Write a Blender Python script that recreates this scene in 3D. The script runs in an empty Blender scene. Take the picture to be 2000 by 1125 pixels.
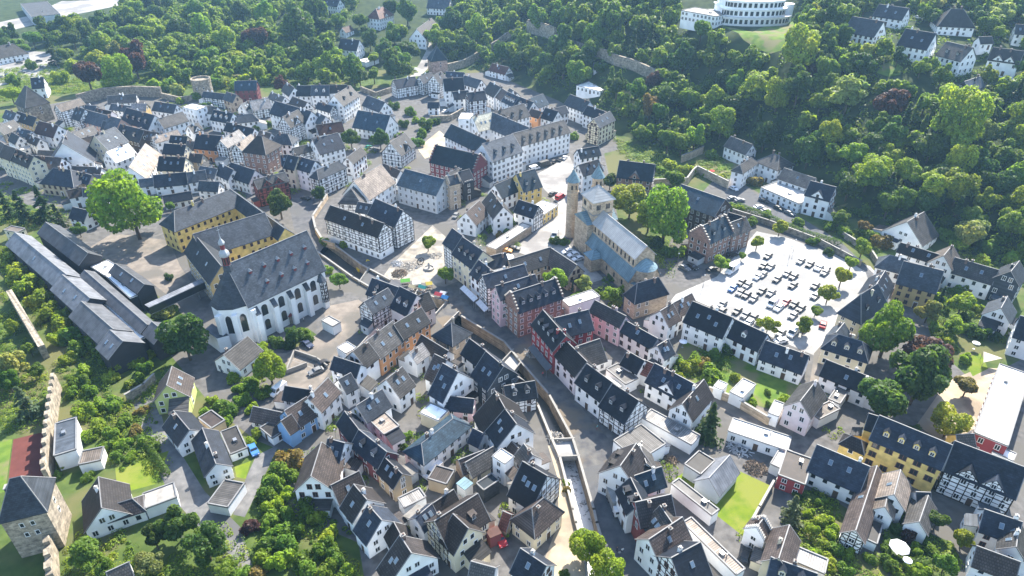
import bpy, math, random
import numpy as np
from mathutils import Vector, Matrix
from mathutils.geometry import delaunay_2d_cdt
R = math.radians
S = bpy.context.scene
C = S.collection
rng = random.Random(7)

# ---------------------------------------------------------------- camera, sky, sun, exposure
F, TH, CAMZ = 1333.0, R(32.5), 120.0
cam = bpy.data.objects.new('camera', bpy.data.cameras.new('camera'))
C.objects.link(cam)
cam.location = (0, 0, CAMZ)
cam.rotation_euler = (R(90) - TH, 0, 0)
cam.data.sensor_width = 36.0
cam.data.lens = 36.0 * F / 2000.0
cam.data.clip_start = 1.0
cam.data.clip_end = 5000.0
S.camera = cam
SUN_EL, SUN_AZ = 42.0, 24.0          # azimuth clockwise from +Y
W = bpy.data.worlds.new('World'); S.world = W; W.use_nodes = True
nt = W.node_tree
sky = nt.nodes.new('ShaderNodeTexSky'); sky.sky_type = 'NISHITA'; sky.sun_disc = False
sky.sun_elevation = R(SUN_EL); sky.sun_rotation = R(SUN_AZ); sky.altitude = 300
bg = nt.nodes['Background']; bg.inputs['Strength'].default_value = 0.15
nt.links.new(sky.outputs[0], bg.inputs['Color'])
sl = bpy.data.lights.new('sun', 'SUN'); sl.energy = 5.0; sl.angle = R(0.5); sl.color = (1.0, 0.93, 0.82)
sun = bpy.data.objects.new('sun', sl); C.objects.link(sun)
sd = Vector((math.sin(R(SUN_AZ)) * math.cos(R(SUN_EL)), math.cos(R(SUN_AZ)) * math.cos(R(SUN_EL)), math.sin(R(SUN_EL))))
sun.rotation_euler = sd.to_track_quat('Z', 'Y').to_euler()
sun.location = (60, 300, 300)
S.view_settings.view_transform = 'Standard'; S.view_settings.look = 'None'
S.view_settings.exposure = 1.52; S.view_settings.gamma = 1.0
S.cycles.use_denoising = True
S.cycles.max_bounces = 6; S.cycles.diffuse_bounces = 3; S.cycles.glossy_bounces = 2
S.cycles.transparent_max_bounces = 4; S.cycles.volume_bounces = 1

# ---------------------------------------------------------------- terrain and picture geometry
def ray(u, v):
    cx = (u - 1000) / F; cy = (562.5 - v) / F
    return (cx, math.cos(TH) + cy * math.sin(TH), -math.sin(TH) + cy * math.cos(TH))
def flat(u, v, h=0.0):
    d = ray(u, v); t = (CAMZ - h) / -d[2]
    return (d[0] * t, d[1] * t)
_foot = sorted([flat(*p) for p in ((0, 150), (300, 120), (600, 150), (760, 140), (850, 128), (960, 135), (1090, 192), (1200, 262), (1300, 290), (1400, 300), (1520, 345), (1650, 432), (1800, 478), (2000, 530))])
_fx = [p[0] for p in _foot]; _fy = [p[1] for p in _foot]
_sx = [-400, -150, -60, 0, 40, 100, 170, 400]; _ss = [0.03, 0.10, 0.16, 0.26, 0.31, 0.33, 0.34, 0.34]
def T(x, y):
    d = y - np.interp(x, _fx, _fy)
    if d <= -12: return 0.0
    s = float(np.interp(x, _sx, _ss))
    g = (d + 12) ** 2 / 48 if d < 12 else d
    z = s * g
    z = z if z < 45 else 45 + (z - 45) * 0.35 if z < 120 else 71.25
    q = math.hypot((x - 132) / 30, (y - 385) / 30)      # the terrace the clinic stands on
    if q < 1.5: z = 42.0 + (z - 42.0) * (0.0 if q < .85 else (q - .85) / .65)
    return z
def at(u, v, h=0.0):
    """the place on the ground (raised by h) that the camera sees at picture point u, v"""
    d = ray(u, v)
    t = (CAMZ - h - 75) / -d[2]
    t = max(20.0, t)
    lo = t
    while t < 2500:
        if CAMZ + d[2] * t < T(d[0] * t, d[1] * t) + h: break
        lo = t; t += 6
    hi = t
    for _ in range(22):
        m = (lo + hi) / 2
        if CAMZ + d[2] * m < T(d[0] * m, d[1] * m) + h: hi = m
        else: lo = m
    return Vector((d[0] * hi, d[1] * hi, CAMZ + d[2] * hi))
def proj(p):
    y = p[1]; z = p[2] - CAMZ
    dep = y * math.cos(TH) - z * math.sin(TH); up = y * math.sin(TH) + z * math.cos(TH)
    if dep < 1: return (0, -9999, 1)
    return (1000 + F * p[0] / dep, 562.5 - F * up / dep, F / dep)

# ---------------------------------------------------------------- materials
def nd(m, t): return m.node_tree.nodes.new(t)
_M = {}
def mat(name, col, rough=0.8, var=0.25, nscale=0.6, kind='plain', spec=0.3, rnd=0.15, metal=0.0):
    if name in _M: return _M[name]
    m = bpy.data.materials.new(name); m.use_nodes = True; _M[name] = m
    N = m.node_tree.nodes; L = m.node_tree.links
    b = N['Principled BSDF']
    b.inputs['Roughness'].default_value = rough
    b.inputs['Specular IOR Level'].default_value = spec
    b.inputs['Metallic'].default_value = metal
    tc = nd(m, 'ShaderNodeTexCoord')
    no = nd(m, 'ShaderNodeTexNoise'); no.inputs['Scale'].default_value = nscale; no.inputs['Detail'].default_value = 5
    L.new(tc.outputs['Object'], no.inputs['Vector'])
    mr = nd(m, 'ShaderNodeMapRange'); mr.inputs[1].default_value = 0.3; mr.inputs[2].default_value = 0.7
    mr.inputs[3].default_value = 1 - var; mr.inputs[4].default_value = 1 + var
    L.new(no.outputs['Fac'], mr.inputs[0])
    oi = nd(m, 'ShaderNodeObjectInfo')
    mr2 = nd(m, 'ShaderNodeMapRange'); mr2.inputs[3].default_value = 1 - rnd; mr2.inputs[4].default_value = 1 + rnd
    L.new(oi.outputs['Random'], mr2.inputs[0])
    mu = nd(m, 'ShaderNodeMath'); mu.operation = 'MULTIPLY'
    L.new(mr.outputs[0], mu.inputs[0]); L.new(mr2.outputs[0], mu.inputs[1])
    fac = mu.outputs[0]
    if kind in ('roof', 'tile', 'brick', 'seam', 'slats'):
        sx = nd(m, 'ShaderNodeSeparateXYZ'); L.new(tc.outputs['Object'], sx.inputs[0])
        cb = nd(m, 'ShaderNodeCombineXYZ')
        if kind == 'brick':
            ad = nd(m, 'ShaderNodeMath'); L.new(sx.outputs[0], ad.inputs[0]); L.new(sx.outputs[1], ad.inputs[1])
            L.new(ad.outputs[0], cb.inputs[0])
        else: L.new(sx.outputs[0], cb.inputs[0])
        L.new(sx.outputs[2], cb.inputs[1])
        br = nd(m, 'ShaderNodeTexBrick'); L.new(cb.outputs[0], br.inputs['Vector'])
        br.inputs['Scale'].default_value = 1.0
        w, h, mo, lo, sc = {'roof': (0.6, 0.32, 0.03, 0.72, .25), 'tile': (0.45, 0.42, 0.07, 0.55, .25), 'brick': (0.8, 0.34, 0.04, 1.25, .3), 'seam': (0.7, 60.0, 0.05, 0.6, .06), 'slats': (80.0, 0.25, 0.05, 0.5, .1)}[kind]
        br.inputs['Brick Width'].default_value = w; br.inputs['Row Height'].default_value = h
        br.inputs['Mortar Size'].default_value = mo
        br.inputs['Color1'].default_value = (1 - sc,) * 3 + (1,); br.inputs['Color2'].default_value = (1 + sc,) * 3 + (1,)
        br.inputs['Mortar'].default_value = (lo, lo, lo, 1)
        m3 = nd(m, 'ShaderNodeMath'); m3.operation = 'MULTIPLY'
        L.new(br.outputs['Color'], m3.inputs[0]); L.new(fac, m3.inputs[1]); fac = m3.outputs[0]
        bp = nd(m, 'ShaderNodeBump'); bp.inputs['Strength'].default_value = 0.35; bp.inputs['Distance'].default_value = 0.05
        L.new(br.outputs['Fac'], bp.inputs['Height']); bp.invert = True
        L.new(bp.outputs[0], b.inputs['Normal'])
    vm = nd(m, 'ShaderNodeVectorMath'); vm.operation = 'SCALE'
    vm.inputs[0].default_value = col[:3]
    L.new(fac, vm.inputs['Scale']); L.new(vm.outputs[0], b.inputs['Base Color'])
    return m
def ground_mat(name, c1, c2, scale, c3=None, s3=0.05, rough=0.95):
    m = bpy.data.materials.new(name); m.use_nodes = True; _M[name] = m
    L = m.node_tree.links; b = m.node_tree.nodes['Principled BSDF']
    b.inputs['Roughness'].default_value = rough; b.inputs['Specular IOR Level'].default_value = 0.15
    tc = nd(m, 'ShaderNodeTexCoord')
    def ns(s, d=6):
        n = nd(m, 'ShaderNodeTexNoise'); n.inputs['Scale'].default_value = s; n.inputs['Detail'].default_value = d
        L.new(tc.outputs['Object'], n.inputs['Vector']); return n
    r = nd(m, 'ShaderNodeValToRGB'); r.color_ramp.elements[0].position = 0.35; r.color_ramp.elements[1].position = 0.65
    r.color_ramp.elements[0].color = c1 + (1,); r.color_ramp.elements[1].color = c2 + (1,)
    L.new(ns(scale).outputs['Fac'], r.inputs[0]); out = r.outputs[0]
    if c3:
        mx = nd(m, 'ShaderNodeMix'); mx.data_type = 'RGBA'
        r2 = nd(m, 'ShaderNodeValToRGB'); r2.color_ramp.elements[0].position = 0.48; r2.color_ramp.elements[1].position = 0.58
        L.new(ns(s3).outputs['Fac'], r2.inputs[0]); L.new(r2.outputs[0], mx.inputs[0])
        L.new(out, mx.inputs[6]); mx.inputs[7].default_value = c3 + (1,); out = mx.outputs[2]
    L.new(out, b.inputs['Base Color']); return m
def leaf_mat(name):
    m = bpy.data.materials.new(name); m.use_nodes = True; _M[name] = m
    N = m.node_tree.nodes; L = m.node_tree.links; b = N['Principled BSDF']; out = N['Material Output']
    b.inputs['Roughness'].default_value = 0.55; b.inputs['Specular IOR Level'].default_value = 0.25
    oi = nd(m, 'ShaderNodeObjectInfo'); ge = nd(m, 'ShaderNodeNewGeometry')
    mr = nd(m, 'ShaderNodeMapRange'); mr.inputs[3].default_value = 0.7; mr.inputs[4].default_value = 1.7
    L.new(ge.outputs['Random Per Island'], mr.inputs[0])
    no = nd(m, 'ShaderNodeTexNoise'); no.inputs['Scale'].default_value = .13; no.inputs['Detail'].default_value = 3
    L.new(ge.outputs['Position'], no.inputs['Vector'])
    rp = nd(m, 'ShaderNodeValToRGB'); rp.color_ramp.elements[0].position = .36; rp.color_ramp.elements[1].position = .64
    rp.color_ramp.elements[0].color = (.85, .92, .8, 1); rp.color_ramp.elements[1].color = (1.3, 1.14, .8, 1)
    L.new(no.outputs['Fac'], rp.inputs[0])
    v0 = nd(m, 'ShaderNodeVectorMath'); v0.operation = 'MULTIPLY'; L.new(oi.outputs['Color'], v0.inputs[0]); L.new(rp.outputs[0], v0.inputs[1])
    vm = nd(m, 'ShaderNodeVectorMath'); vm.operation = 'SCALE'
    L.new(v0.outputs[0], vm.inputs[0]); L.new(mr.outputs[0], vm.inputs['Scale'])
    L.new(vm.outputs[0], b.inputs['Base Color'])
    tr = nd(m, 'ShaderNodeBsdfTranslucent')
    v2 = nd(m, 'ShaderNodeVectorMath'); v2.operation = 'MULTIPLY'; v2.inputs[1].default_value = (1.5, 1.45, 0.7)
    L.new(vm.outputs[0], v2.inputs[0]); L.new(v2.outputs[0], tr.inputs['Color'])
    mx = nd(m, 'ShaderNodeMixShader'); mx.inputs[0].default_value = 0.5
    L.new(b.outputs[0], mx.inputs[1]); L.new(tr.outputs[0], mx.inputs[2]); L.new(mx.outputs[0], out.inputs['Surface'])
    return m
def flatmat(name, col, rough=0.5, spec=0.4, metal=0.0):
    m = bpy.data.materials.new(name); m.use_nodes = True; b = m.node_tree.nodes['Principled BSDF']; _M[name] = m
    b.inputs['Base Color'].default_value = tuple(col) + (1,); b.inputs['Roughness'].default_value = rough
    b.inputs['Specular IOR Level'].default_value = spec; b.inputs['Metallic'].default_value = metal
    return m
def objcol_mat(name, rough=0.35, coat=0.0):
    m = flatmat(name, (1, 1, 1), rough); oi = nd(m, 'ShaderNodeObjectInfo')
    b = m.node_tree.nodes['Principled BSDF']; m.node_tree.links.new(oi.outputs['Color'], b.inputs['Base Color'])
    b.inputs['Coat Weight'].default_value = coat
    return m
WALL = {  # code: (words, colour, pattern)
 'w': ('white', (.8, .8, .79), 'plain'), 'cr': ('cream', (.68, .6, .43), 'plain'), 'oc': ('ochre', (.5, .37, .17), 'plain'),
 'y': ('yellow', (.7, .52, .17), 'plain'), 'sa': ('salmon pink', (.6, .36, .26), 'plain'), 'or': ('orange', (.6, .3, .14), 'plain'),
 'pk': ('pink', (.62, .44, .46), 'plain'), 'pw': ('pinkish white', (.72, .63, .62), 'plain'), 'rd': ('red', (.27, .05, .055), 'plain'),
 'dr': ('dark red', (.17, .055, .06), 'plain'), 'bl': ('blue', (.2, .36, .58), 'plain'), 'gn': ('green', (.4, .45, .17), 'plain'),
 'tn': ('tan', (.42, .33, .22), 'plain'), 'br': ('red brick', (0.066, 0.052, 0.046), 'brick'), 'bb': ('brown brick', (.22, .14, .11), 'brick'),
 'st': ('stone', (.38, .3, .22), 'brick'), 'sl': ('slate-clad', (0.042, 0.05, 0.061), 'roof'), 'dk': ('dark panelled', (.05, .05, .055), 'slats'),
 'rt': ('red half-timbered', (.24, .07, .065), 'plain'), 'lg': ('light grey', (.5, .52, .53), 'plain')}
ROOF = {
 'nv': ('dark slate', (0.017, 0.023, 0.035), 'roof'), 'sl': ('grey slate', (0.042, 0.05, 0.061), 'roof'), 'ch': ('charcoal tiled', (0.032, 0.028, 0.028), 'tile'),
 'gr': ('grey tiled', (0.07, 0.067, 0.064), 'tile'), 'br': ('brown tiled', (0.066, 0.052, 0.046), 'tile'), 'be': ('beige tiled', (0.21, 0.175, 0.145), 'tile'),  # the beige is mostly sunlight on slate, put into the roof colour
 'pa': ('pale grey', (0.2, 0.19, 0.18), 'tile'), 'bt': ('brightly sunlit', (.6, .6, .6), 'seam'), 'tl': ('blue-grey slate', (0.02, 0.037, 0.053), 'roof'),  # pa and bt: lit copies of slate, sunshine painted in as paler tones
 'rb': ('red-brown tiled', (0.12, 0.048, 0.036), 'tile'), 'zn': ('zinc standing-seam', (0.11, 0.116, 0.128), 'seam'), 'cu': ('pale copper', (.2, .32, .36), 'seam'),
 'wf': ('white', (.8, .79, .76), 'plain'), 'gv': ('gravel', (.33, .31, .28), 'plain'), 'cf': ('cream', (.5, .47, .36), 'tile')}
def wallm(c):
    w, col, k = WALL[c]; return mat('wall ' + w, col, 0.85, 0.1, 0.35, k, 0.2, 0.06)
def roofm(c):
    w, col, k = ROOF[c]; return mat('roof ' + w, col, 0.62 if k != 'plain' else 0.8, 0.32, 0.45, k, 0.22, 0.55)
TIMB = mat('timber', (.025, .02, .018), .8, .2); TRIM = mat('ridge trim', (.19, .19, .19), .6, .15)
GLASS = flatmat('window glass', (.02, .025, .03), .08, .6); FRAME = flatmat('window frame', (.75, .75, .73), .5)
SURR = flatmat('brown window surround', (.13, .06, .05), .7); STONE = mat('stone', (.24, .2, .15), .9, .35, .5, 'brick')
DOOR = mat('door wood', (.09, .055, .035), .6, .2); CHIM = mat('chimney brick', (.16, .11, .09), .9, .3); CAP = mat('chimney cap', (.25, .24, .22), .7, .1)
METAL = flatmat('grey metal', (.3, .31, .32), .4, .5, .6)
LEAF = leaf_mat('foliage'); BARK = mat('bark', (.09, .07, .05), .95, .3, 2)
PAINT = objcol_mat('car paint', .5, 0.0); RUBBER = flatmat('tyre rubber', (.015, .015, .015), .8)

# ---------------------------------------------------------------- mesh building
class MB:
    def __init__(s): s.v = []; s.f = []; s.m = []
    def face(s, pts, k=0):
        i = len(s.v); s.v += [tuple(p) for p in pts]; s.f.append(tuple(range(i, i + len(pts)))); s.m.append(k)
    def poly(s, v, f, k=0):
        i = len(s.v); s.v += [tuple(p) for p in v]
        for q in f: s.f.append(tuple(i + j for j in q)); s.m.append(k)
    def obox(s, c, ax, ay, az, k=0):
        c = Vector(c); ax = Vector(ax); ay = Vector(ay); az = Vector(az)
        v = [c + a * ax + b * ay + d * az for d in (-1, 1) for b in (-1, 1) for a in (-1, 1)]
        s.poly(v, [(0, 2, 3, 1), (4, 5, 7, 6), (0, 1, 5, 4), (2, 6, 7, 3), (0, 4, 6, 2), (1, 3, 7, 5)], k)
    def box(s, x0, x1, y0, y1, z0, z1, k=0):
        s.obox(((x0 + x1) / 2, (y0 + y1) / 2, (z0 + z1) / 2), ((x1 - x0) / 2, 0, 0), (0, (y1 - y0) / 2, 0), (0, 0, (z1 - z0) / 2), k)
    def bar(s, a, b, r, n=6, k=0, r2=None):
        a = Vector(a); b = Vector(b); d = (b - a).normalized(); q = d.to_track_quat('Z', 'Y'); r2 = r if r2 is None else r2
        v = []
        for p, rr in ((a, r), (b, r2)):
            for i in range(n):
                t = 2 * math.pi * i / n; v.append(p + q @ Vector((rr * math.cos(t), rr * math.sin(t), 0)))
        f = [(i, (i + 1) % n, n + (i + 1) % n, n + i) for i in range(n)] + [tuple(range(n - 1, -1, -1)), tuple(range(n, 2 * n))]
        s.poly(v, f, k)
    def lathe(s, prof, n=12, k=0, c=(0, 0, 0), ph=0.0):
        v = []; f = []
        for r, z in prof:
            for i in range(n):
                t = 2 * math.pi * i / n + ph; v.append((c[0] + r * math.cos(t), c[1] + r * math.sin(t), c[2] + z))
        for j in range(len(prof) - 1):
            for i in range(n): f.append((j * n + i, j * n + (i + 1) % n, (j + 1) * n + (i + 1) % n, (j + 1) * n + i))
        f.append(tuple(range(n - 1, -1, -1))); f.append(tuple(range((len(prof) - 1) * n, len(prof) * n)))
        s.poly(v, f, k)
    def prism(s, pts, z0, z1, k=0, ktop=None):
        n = len(pts)
        a = sum(pts[i][0] * pts[(i + 1) % n][1] - pts[(i + 1) % n][0] * pts[i][1] for i in range(n))
        if a < 0: pts = pts[::-1]
        v = [(p[0], p[1], z0) for p in pts] + [(p[0], p[1], z1) for p in pts]
        s.poly(v, [(i, (i + 1) % n, n + (i + 1) % n, n + i) for i in range(n)] + [tuple(range(n - 1, -1, -1))], k)
        s.poly(v[n:], [tuple(range(n))], k if ktop is None else ktop)
    def mesh(s, name, mats):
        me = bpy.data.meshes.new(name); me.from_pydata(s.v, [], s.f)
        for m in mats: me.materials.append(m)
        me.polygons.foreach_set('material_index', s.m); me.update(); return me
def link(name, me, parent=None, loc=None, rotz=0.0, scale=None, color=None):
    o = bpy.data.objects.new(name, me)
    C.objects.link(o)
    if parent is not None: o.parent = parent
    if loc is not None: o.location = loc
    if rotz: o.rotation_euler = (0, 0, rotz)
    if scale: o.scale = scale
    if color: o.color = tuple(color) + (1,)
    return o
THINGS = []
def tag(o, label, cat, group=None, look=None, pt=None):
    o['category'] = cat
    if label: o['label'] = label
    if group: o['group'] = group
    THINGS.append([o, label, look, pt])
    return o
def empty(name, loc, rotz=0.0):
    o = bpy.data.objects.new(name, None); C.objects.link(o); o.location = loc; o.rotation_euler = (0, 0, rotz); o.empty_display_size = 1
    return o
def smooth(me):
    me.polygons.foreach_set('use_smooth', [True] * len(me.polygons)); return me

# ---------------------------------------------------------------- windows and doors (shared meshes, unit size, in the xz plane, facing -y)
def win_mesh(fr, cross=True):
    b = MB()
    b.box(-.5, .5, -.03, .06, -.5, .5, 1)
    for x0, x1, z0, z1 in ((-.56, -.46, -.54, .54), (.46, .56, -.54, .54), (-.46, .46, .47, .54), (-.62, .62, -.56, -.48)): b.box(x0, x1, -.09, .06, z0, z1, 0)
    if cross:
        b.box(-.04, .04, -.07, .06, -.46, .46, 0)
    return b.mesh('window', [fr, GLASS])
WIN = {'w': win_mesh(FRAME), 'b': win_mesh(SURR), 'n': win_mesh(FRAME, False)}
def arch_mesh(fr):
    b = MB(); pts = [(-.5, -.5), (.5, -.5), (.5, .25)] + [(.5 * math.cos(t), .25 + .25 * math.sin(t)) for t in (R(30), R(60), R(90), R(120), R(150))] + [(-.5, .25)]
    for sc, y, k in ((1.12, -.03, 0), (1.0, -.07, 1)):
        p = [(x * sc, z * sc) for x, z in pts]; n = len(p)
        v = [(x, y, z) for x, z in p] + [(x, .1, z) for x, z in p]
        b.poly(v, [tuple(range(n))] + [(i, n + i, n + (i + 1) % n, (i + 1) % n) for i in range(n)], k)
    return b.mesh('window', [fr, GLASS])
ARCH = arch_mesh(FRAME); ARCHS = arch_mesh(STONE)
_d = MB(); _d.box(-.5, .5, -.05, .06, 0, 1, 0); _d.box(-.6, -.5, -.09, .06, 0, 1.05, 1); _d.box(.5, .6, -.09, .06, 0, 1.05, 1); _d.box(-.6, .6, -.09, .06, 1.0, 1.08, 1)
DOORM = _d.mesh('door', [DOOR, FRAME])
def sky_mesh():
    b = MB(); b.box(-.5, .5, -.5, .5, 0, .09, 0); b.box(-.42, .42, -.42, .42, .09, .11, 1); return b.mesh('skylight', [METAL, flatmat('skylight glass', (.12, .17, .22), .05, .8)])
SKYL = sky_mesh()

# ---------------------------------------------------------------- houses
HOUSES = []
def rec(A, B, pe, E, Rr, z0, wall, roof, opts, label, px):
    ax = Vector((B[0] - A[0], B[1] - A[1])); L = ax.length; ax /= L; n = Vector((-ax.y, ax.x))
    s = (pe[0] - A[0]) * n.x + (pe[1] - A[1]) * n.y
    hw = abs(s)
    if s > 0: ax = -ax; n = -n
    c = ((A[0] + B[0]) / 2, (A[1] + B[1]) / 2)
    HOUSES.append(dict(c=c, ax=ax, n=n, L=L, hw=hw, E=E, R=Rr, z0=z0, wall=wall, roof=roof, o=opts, label=label, px=px))
def opt(o, p, d=0):
    for t in o:
        if t == p: return 1
        if t.startswith(p) and t[len(p):].replace('.', '').isdigit(): return float(t[len(p):])
    return d
def low_(E, v, body):   # houses in the lower town are lower, as measured from their wall corners
    return E if ' y ' in body or 'K=' in body else E * float(np.interp(v, [600, 740], [1, .76]))
def addG(line):
    body, _, label = line.partition('|'); t = body.split()
    x1, y1, x2, y2, ex, ey, E = map(float, t[:7]); E = low_(E, ey, body); wall, roof = t[7:9]; o = t[9:]
    pt = math.tan(R(opt(o, 'p', 47)))
    p = at(ex, ey, E); z0 = T(p.x, p.y)
    def side(hw):
        Rr = min(hw * pt, 11)
        A = flat(x1, y1, z0 + E + Rr); B = flat(x2, y2, z0 + E + Rr); P = flat(ex, ey, z0 + E)
        ax = Vector((B[0] - A[0], B[1] - A[1])).normalized()
        return A, B, P, ax, Rr, (P[0] - A[0]) * -ax.y + (P[1] - A[1]) * ax.x
    sg = 1 if side(.05)[5] > 0 else -1
    hw = 1.0; best = (1e9, 3.0)
    while hw < 9.5:      # half width: where the ridge, the eave and the roof pitch agree
        f = side(hw)[5] * sg - hw
        if abs(f) < best[0]: best = (abs(f), hw)
        if f < 0: break
        hw += .05
    hw = min(max(best[1], 2.1), 9.0)
    A, B, P, ax, Rr, _ = side(hw)
    n = Vector((-ax.y, ax.x)); s = (P[0] - A[0]) * n.x + (P[1] - A[1]) * n.y
    s = sg
    P = (A[0] + n.x * math.copysign(hw, s), A[1] + n.y * math.copysign(hw, s))
    if 'h' in o:   # hipped: the ridge given is the true ridge, the eaves reach past it
        k = hw * 0.8; A = (A[0] - ax.x * k, A[1] - ax.y * k); B = (B[0] + ax.x * k, B[1] + ax.y * k)
    rec(A, B, P, E, Rr, z0, wall, roof, o, label.strip(), ((x1 + x2) / 2, (y1 + y2) / 2))
def addQ(line):
    body, _, label = line.partition('|'); t = body.split()
    c = list(map(float, t[:6])); E = low_(float(t[6]), c[3], body); wall, roof = t[7:9]; o = t[9:]
    p = at(c[2], c[3], E); z0 = T(p.x, p.y)
    a, b, d = [Vector(flat(c[i], c[i + 1], z0 + E)) for i in (0, 2, 4)]
    u = a - b; v = d - b
    if u.length < v.length: u, v = v, u
    un = u.normalized(); n = Vector((-un.y, un.x)); w = v.dot(n)
    cc = b + u / 2 + n * w / 2
    hw = max(abs(w) / 2, 1.2)
    A = cc - u / 2; B = cc + u / 2
    nn = n if n.dot(-cc) > 0 else -n
    Rr = opt(o, 'r', 0) or (0.25 if 'f' in o else hw * .8)
    if 'f' not in o and 'h' not in o and 'pyr' not in o: o.append('h')
    rec(A, B, cc + nn * hw, E, Rr, z0, wall, roof, o, label.strip(), (sum(c[0::2]) / 3, sum(c[1::2]) / 3))
def inside(h, x, y, g=0.0):
    dx = x - h['c'][0]; dy = y - h['c'][1]
    return abs(dx * h['ax'].x + dy * h['ax'].y) < h['L'] / 2 + g and abs(dx * h['n'].x + dy * h['n'].y) < h['hw'] + g
def covered(x, y, z, me):
    for h in HOUSES:
        if h is not me and abs(h['c'][0] - x) < 40 and abs(h['c'][1] - y) < 40 and h['z0'] + h['E'] > z and inside(h, x, y): return True
    return False
def timber(b, p0, d, n, L, z0, z1, k=1, gab=None, step=1.6, r=None):
    """beams on a wall face: p0 start, d direction along, n outward"""
    r = r or rng
    p0 = Vector(p0); d = Vector(d); n = Vector(n); up = Vector((0, 0, 1)); w = .105
    def beam(x0, za, x1, zb, ww=w):
        a = p0 + d * x0 + up * (za - p0.z); e = p0 + d * x1 + up * (zb - p0.z)
        t = (e - a); l = t.length
        if l < .1: return
        t /= l; s = n.cross(t)
        b.obox((a + e) / 2 + n * .015, t * l / 2, s * ww, n * .03, k)
    H = z1 - z0; ns = max(1, round(H / 2.4)); sh = H / ns
    m = max(2, round(L / step)); sx = L / m
    for i in range(ns + 1): beam(0, z0 + i * sh, L, z0 + i * sh, .13)
    for i in range(ns):
        beam(0, z0 + (i + .5) * sh, L, z0 + (i + .5) * sh, .07)
        for j in range(m + 1):
            x = min(max(j * sx, w), L - w); beam(x, z0 + i * sh, x, z0 + (i + 1) * sh)
        for j in (0, m - 1):
            if r.random() < .8:
                q = j == 0; beam(j * sx, z0 + i * sh + (sh if q else 0), (j + 1) * sx, z0 + i * sh + (0 if q else sh), .08)
    if gab:
        top = gab
        for j in range(1, m):
            x = j * sx; hh = top * (1 - abs(2 * x / L - 1)); beam(x, z1, x, z1 + hh - .1, .09)
        for fz in (.33, .66):
            wd = (1 - fz) * L; beam((L - wd) / 2, z1 + fz * top, (L + wd) / 2, z1 + fz * top, .08)
        beam(0, z1, L / 2, z1 + top, .1); beam(L, z1, L / 2, z1 + top, .1)
def gabled_block(b, x0, x1, hw, z0, E, Rr, kw=0):
    """walls with two gables, open under the roof"""
    v = [(x0, -hw, z0), (x1, -hw, z0), (x1, hw, z0), (x0, hw, z0), (x0, -hw, E), (x1, -hw, E), (x1, hw, E), (x0, hw, E), (x0, 0, E + Rr), (x1, 0, E + Rr)]
    b.poly(v, [(0, 1, 5, 4), (2, 3, 7, 6), (1, 2, 6, 9, 5), (3, 0, 4, 8, 7)], kw)
def gable_roof(b, x0, x1, hw, E, Rr, og=.25, oe=.4, th=.2, k=0, kt=1, trim=True):
    s = Rr / hw; ze = E - oe * s; x0 -= og; x1 += og; Y = hw + oe; zt = E + Rr; e = .06
    for q in (-1, 1):
        v = [(x0, 0, zt + e), (x1, 0, zt + e), (x1, q * Y, ze + e), (x0, q * Y, ze + e)]
        v += [(x, y, z + th) for x, y, z in v]
        b.poly(v, [(4, 5, 6, 7), (3, 2, 1, 0), (0, 1, 5, 4), (1, 2, 6, 5), (2, 3, 7, 6), (3, 0, 4, 7)] if q < 0 else [(7, 6, 5, 4), (0, 1, 2, 3), (4, 5, 1, 0), (5, 6, 2, 1), (6, 7, 3, 2), (7, 4, 0, 3)], k)
        if trim:
            l = math.hypot(Y, zt - ze) / 2; dy = Vector((0, q * Y, ze - zt)).normalized()
            nn = Vector((0, -dy.z * q, dy.y * q)) if True else 0
            for x in (x0 + .02, x1 - .02): b.obox((x, q * Y / 2, (zt + ze) / 2 + th + e), (.07, 0, 0), dy * l, nn * .04, kt)
    if trim: b.obox(((x0 + x1) / 2, 0, zt + th + e), ((x1 - x0) / 2, 0, 0), (0, .1, 0), (0, 0, .06), kt)
def hip_roof(b, L, hw, E, Rr, oe=.4, th=.2, k=0, kt=1, ridge=None):
    X = L / 2 + oe; Y = hw + oe; s = Rr / hw; z = E - oe * s * .5
    rx = max(0.05, (L / 2 - hw * .8) if ridge is None else ridge); zt = E + Rr
    v = [(-X, -Y, z), (X, -Y, z), (X, Y, z), (-X, Y, z), (-X, -Y, z + th), (X, -Y, z + th), (X, Y, z + th), (-X, Y, z + th), (-rx, 0, zt), (rx, 0, zt)]
    b.poly(v, [(3, 2, 1, 0), (0, 1, 5, 4), (1, 2, 6, 5), (2, 3, 7, 6), (3, 0, 4, 7), (4, 5, 9, 8), (6, 7, 8, 9), (5, 6, 9), (7, 4, 8)], k)
    for i, j in ((4, 8), (7, 8), (5, 9), (6, 9), (8, 9)):
        if (Vector(v[i]) - Vector(v[j])).length > .3: b.bar(Vector(v[i]) + Vector((0, 0, .03)), Vector(v[j]) + Vector((0, 0, .03)), .11, 4, kt)
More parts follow.
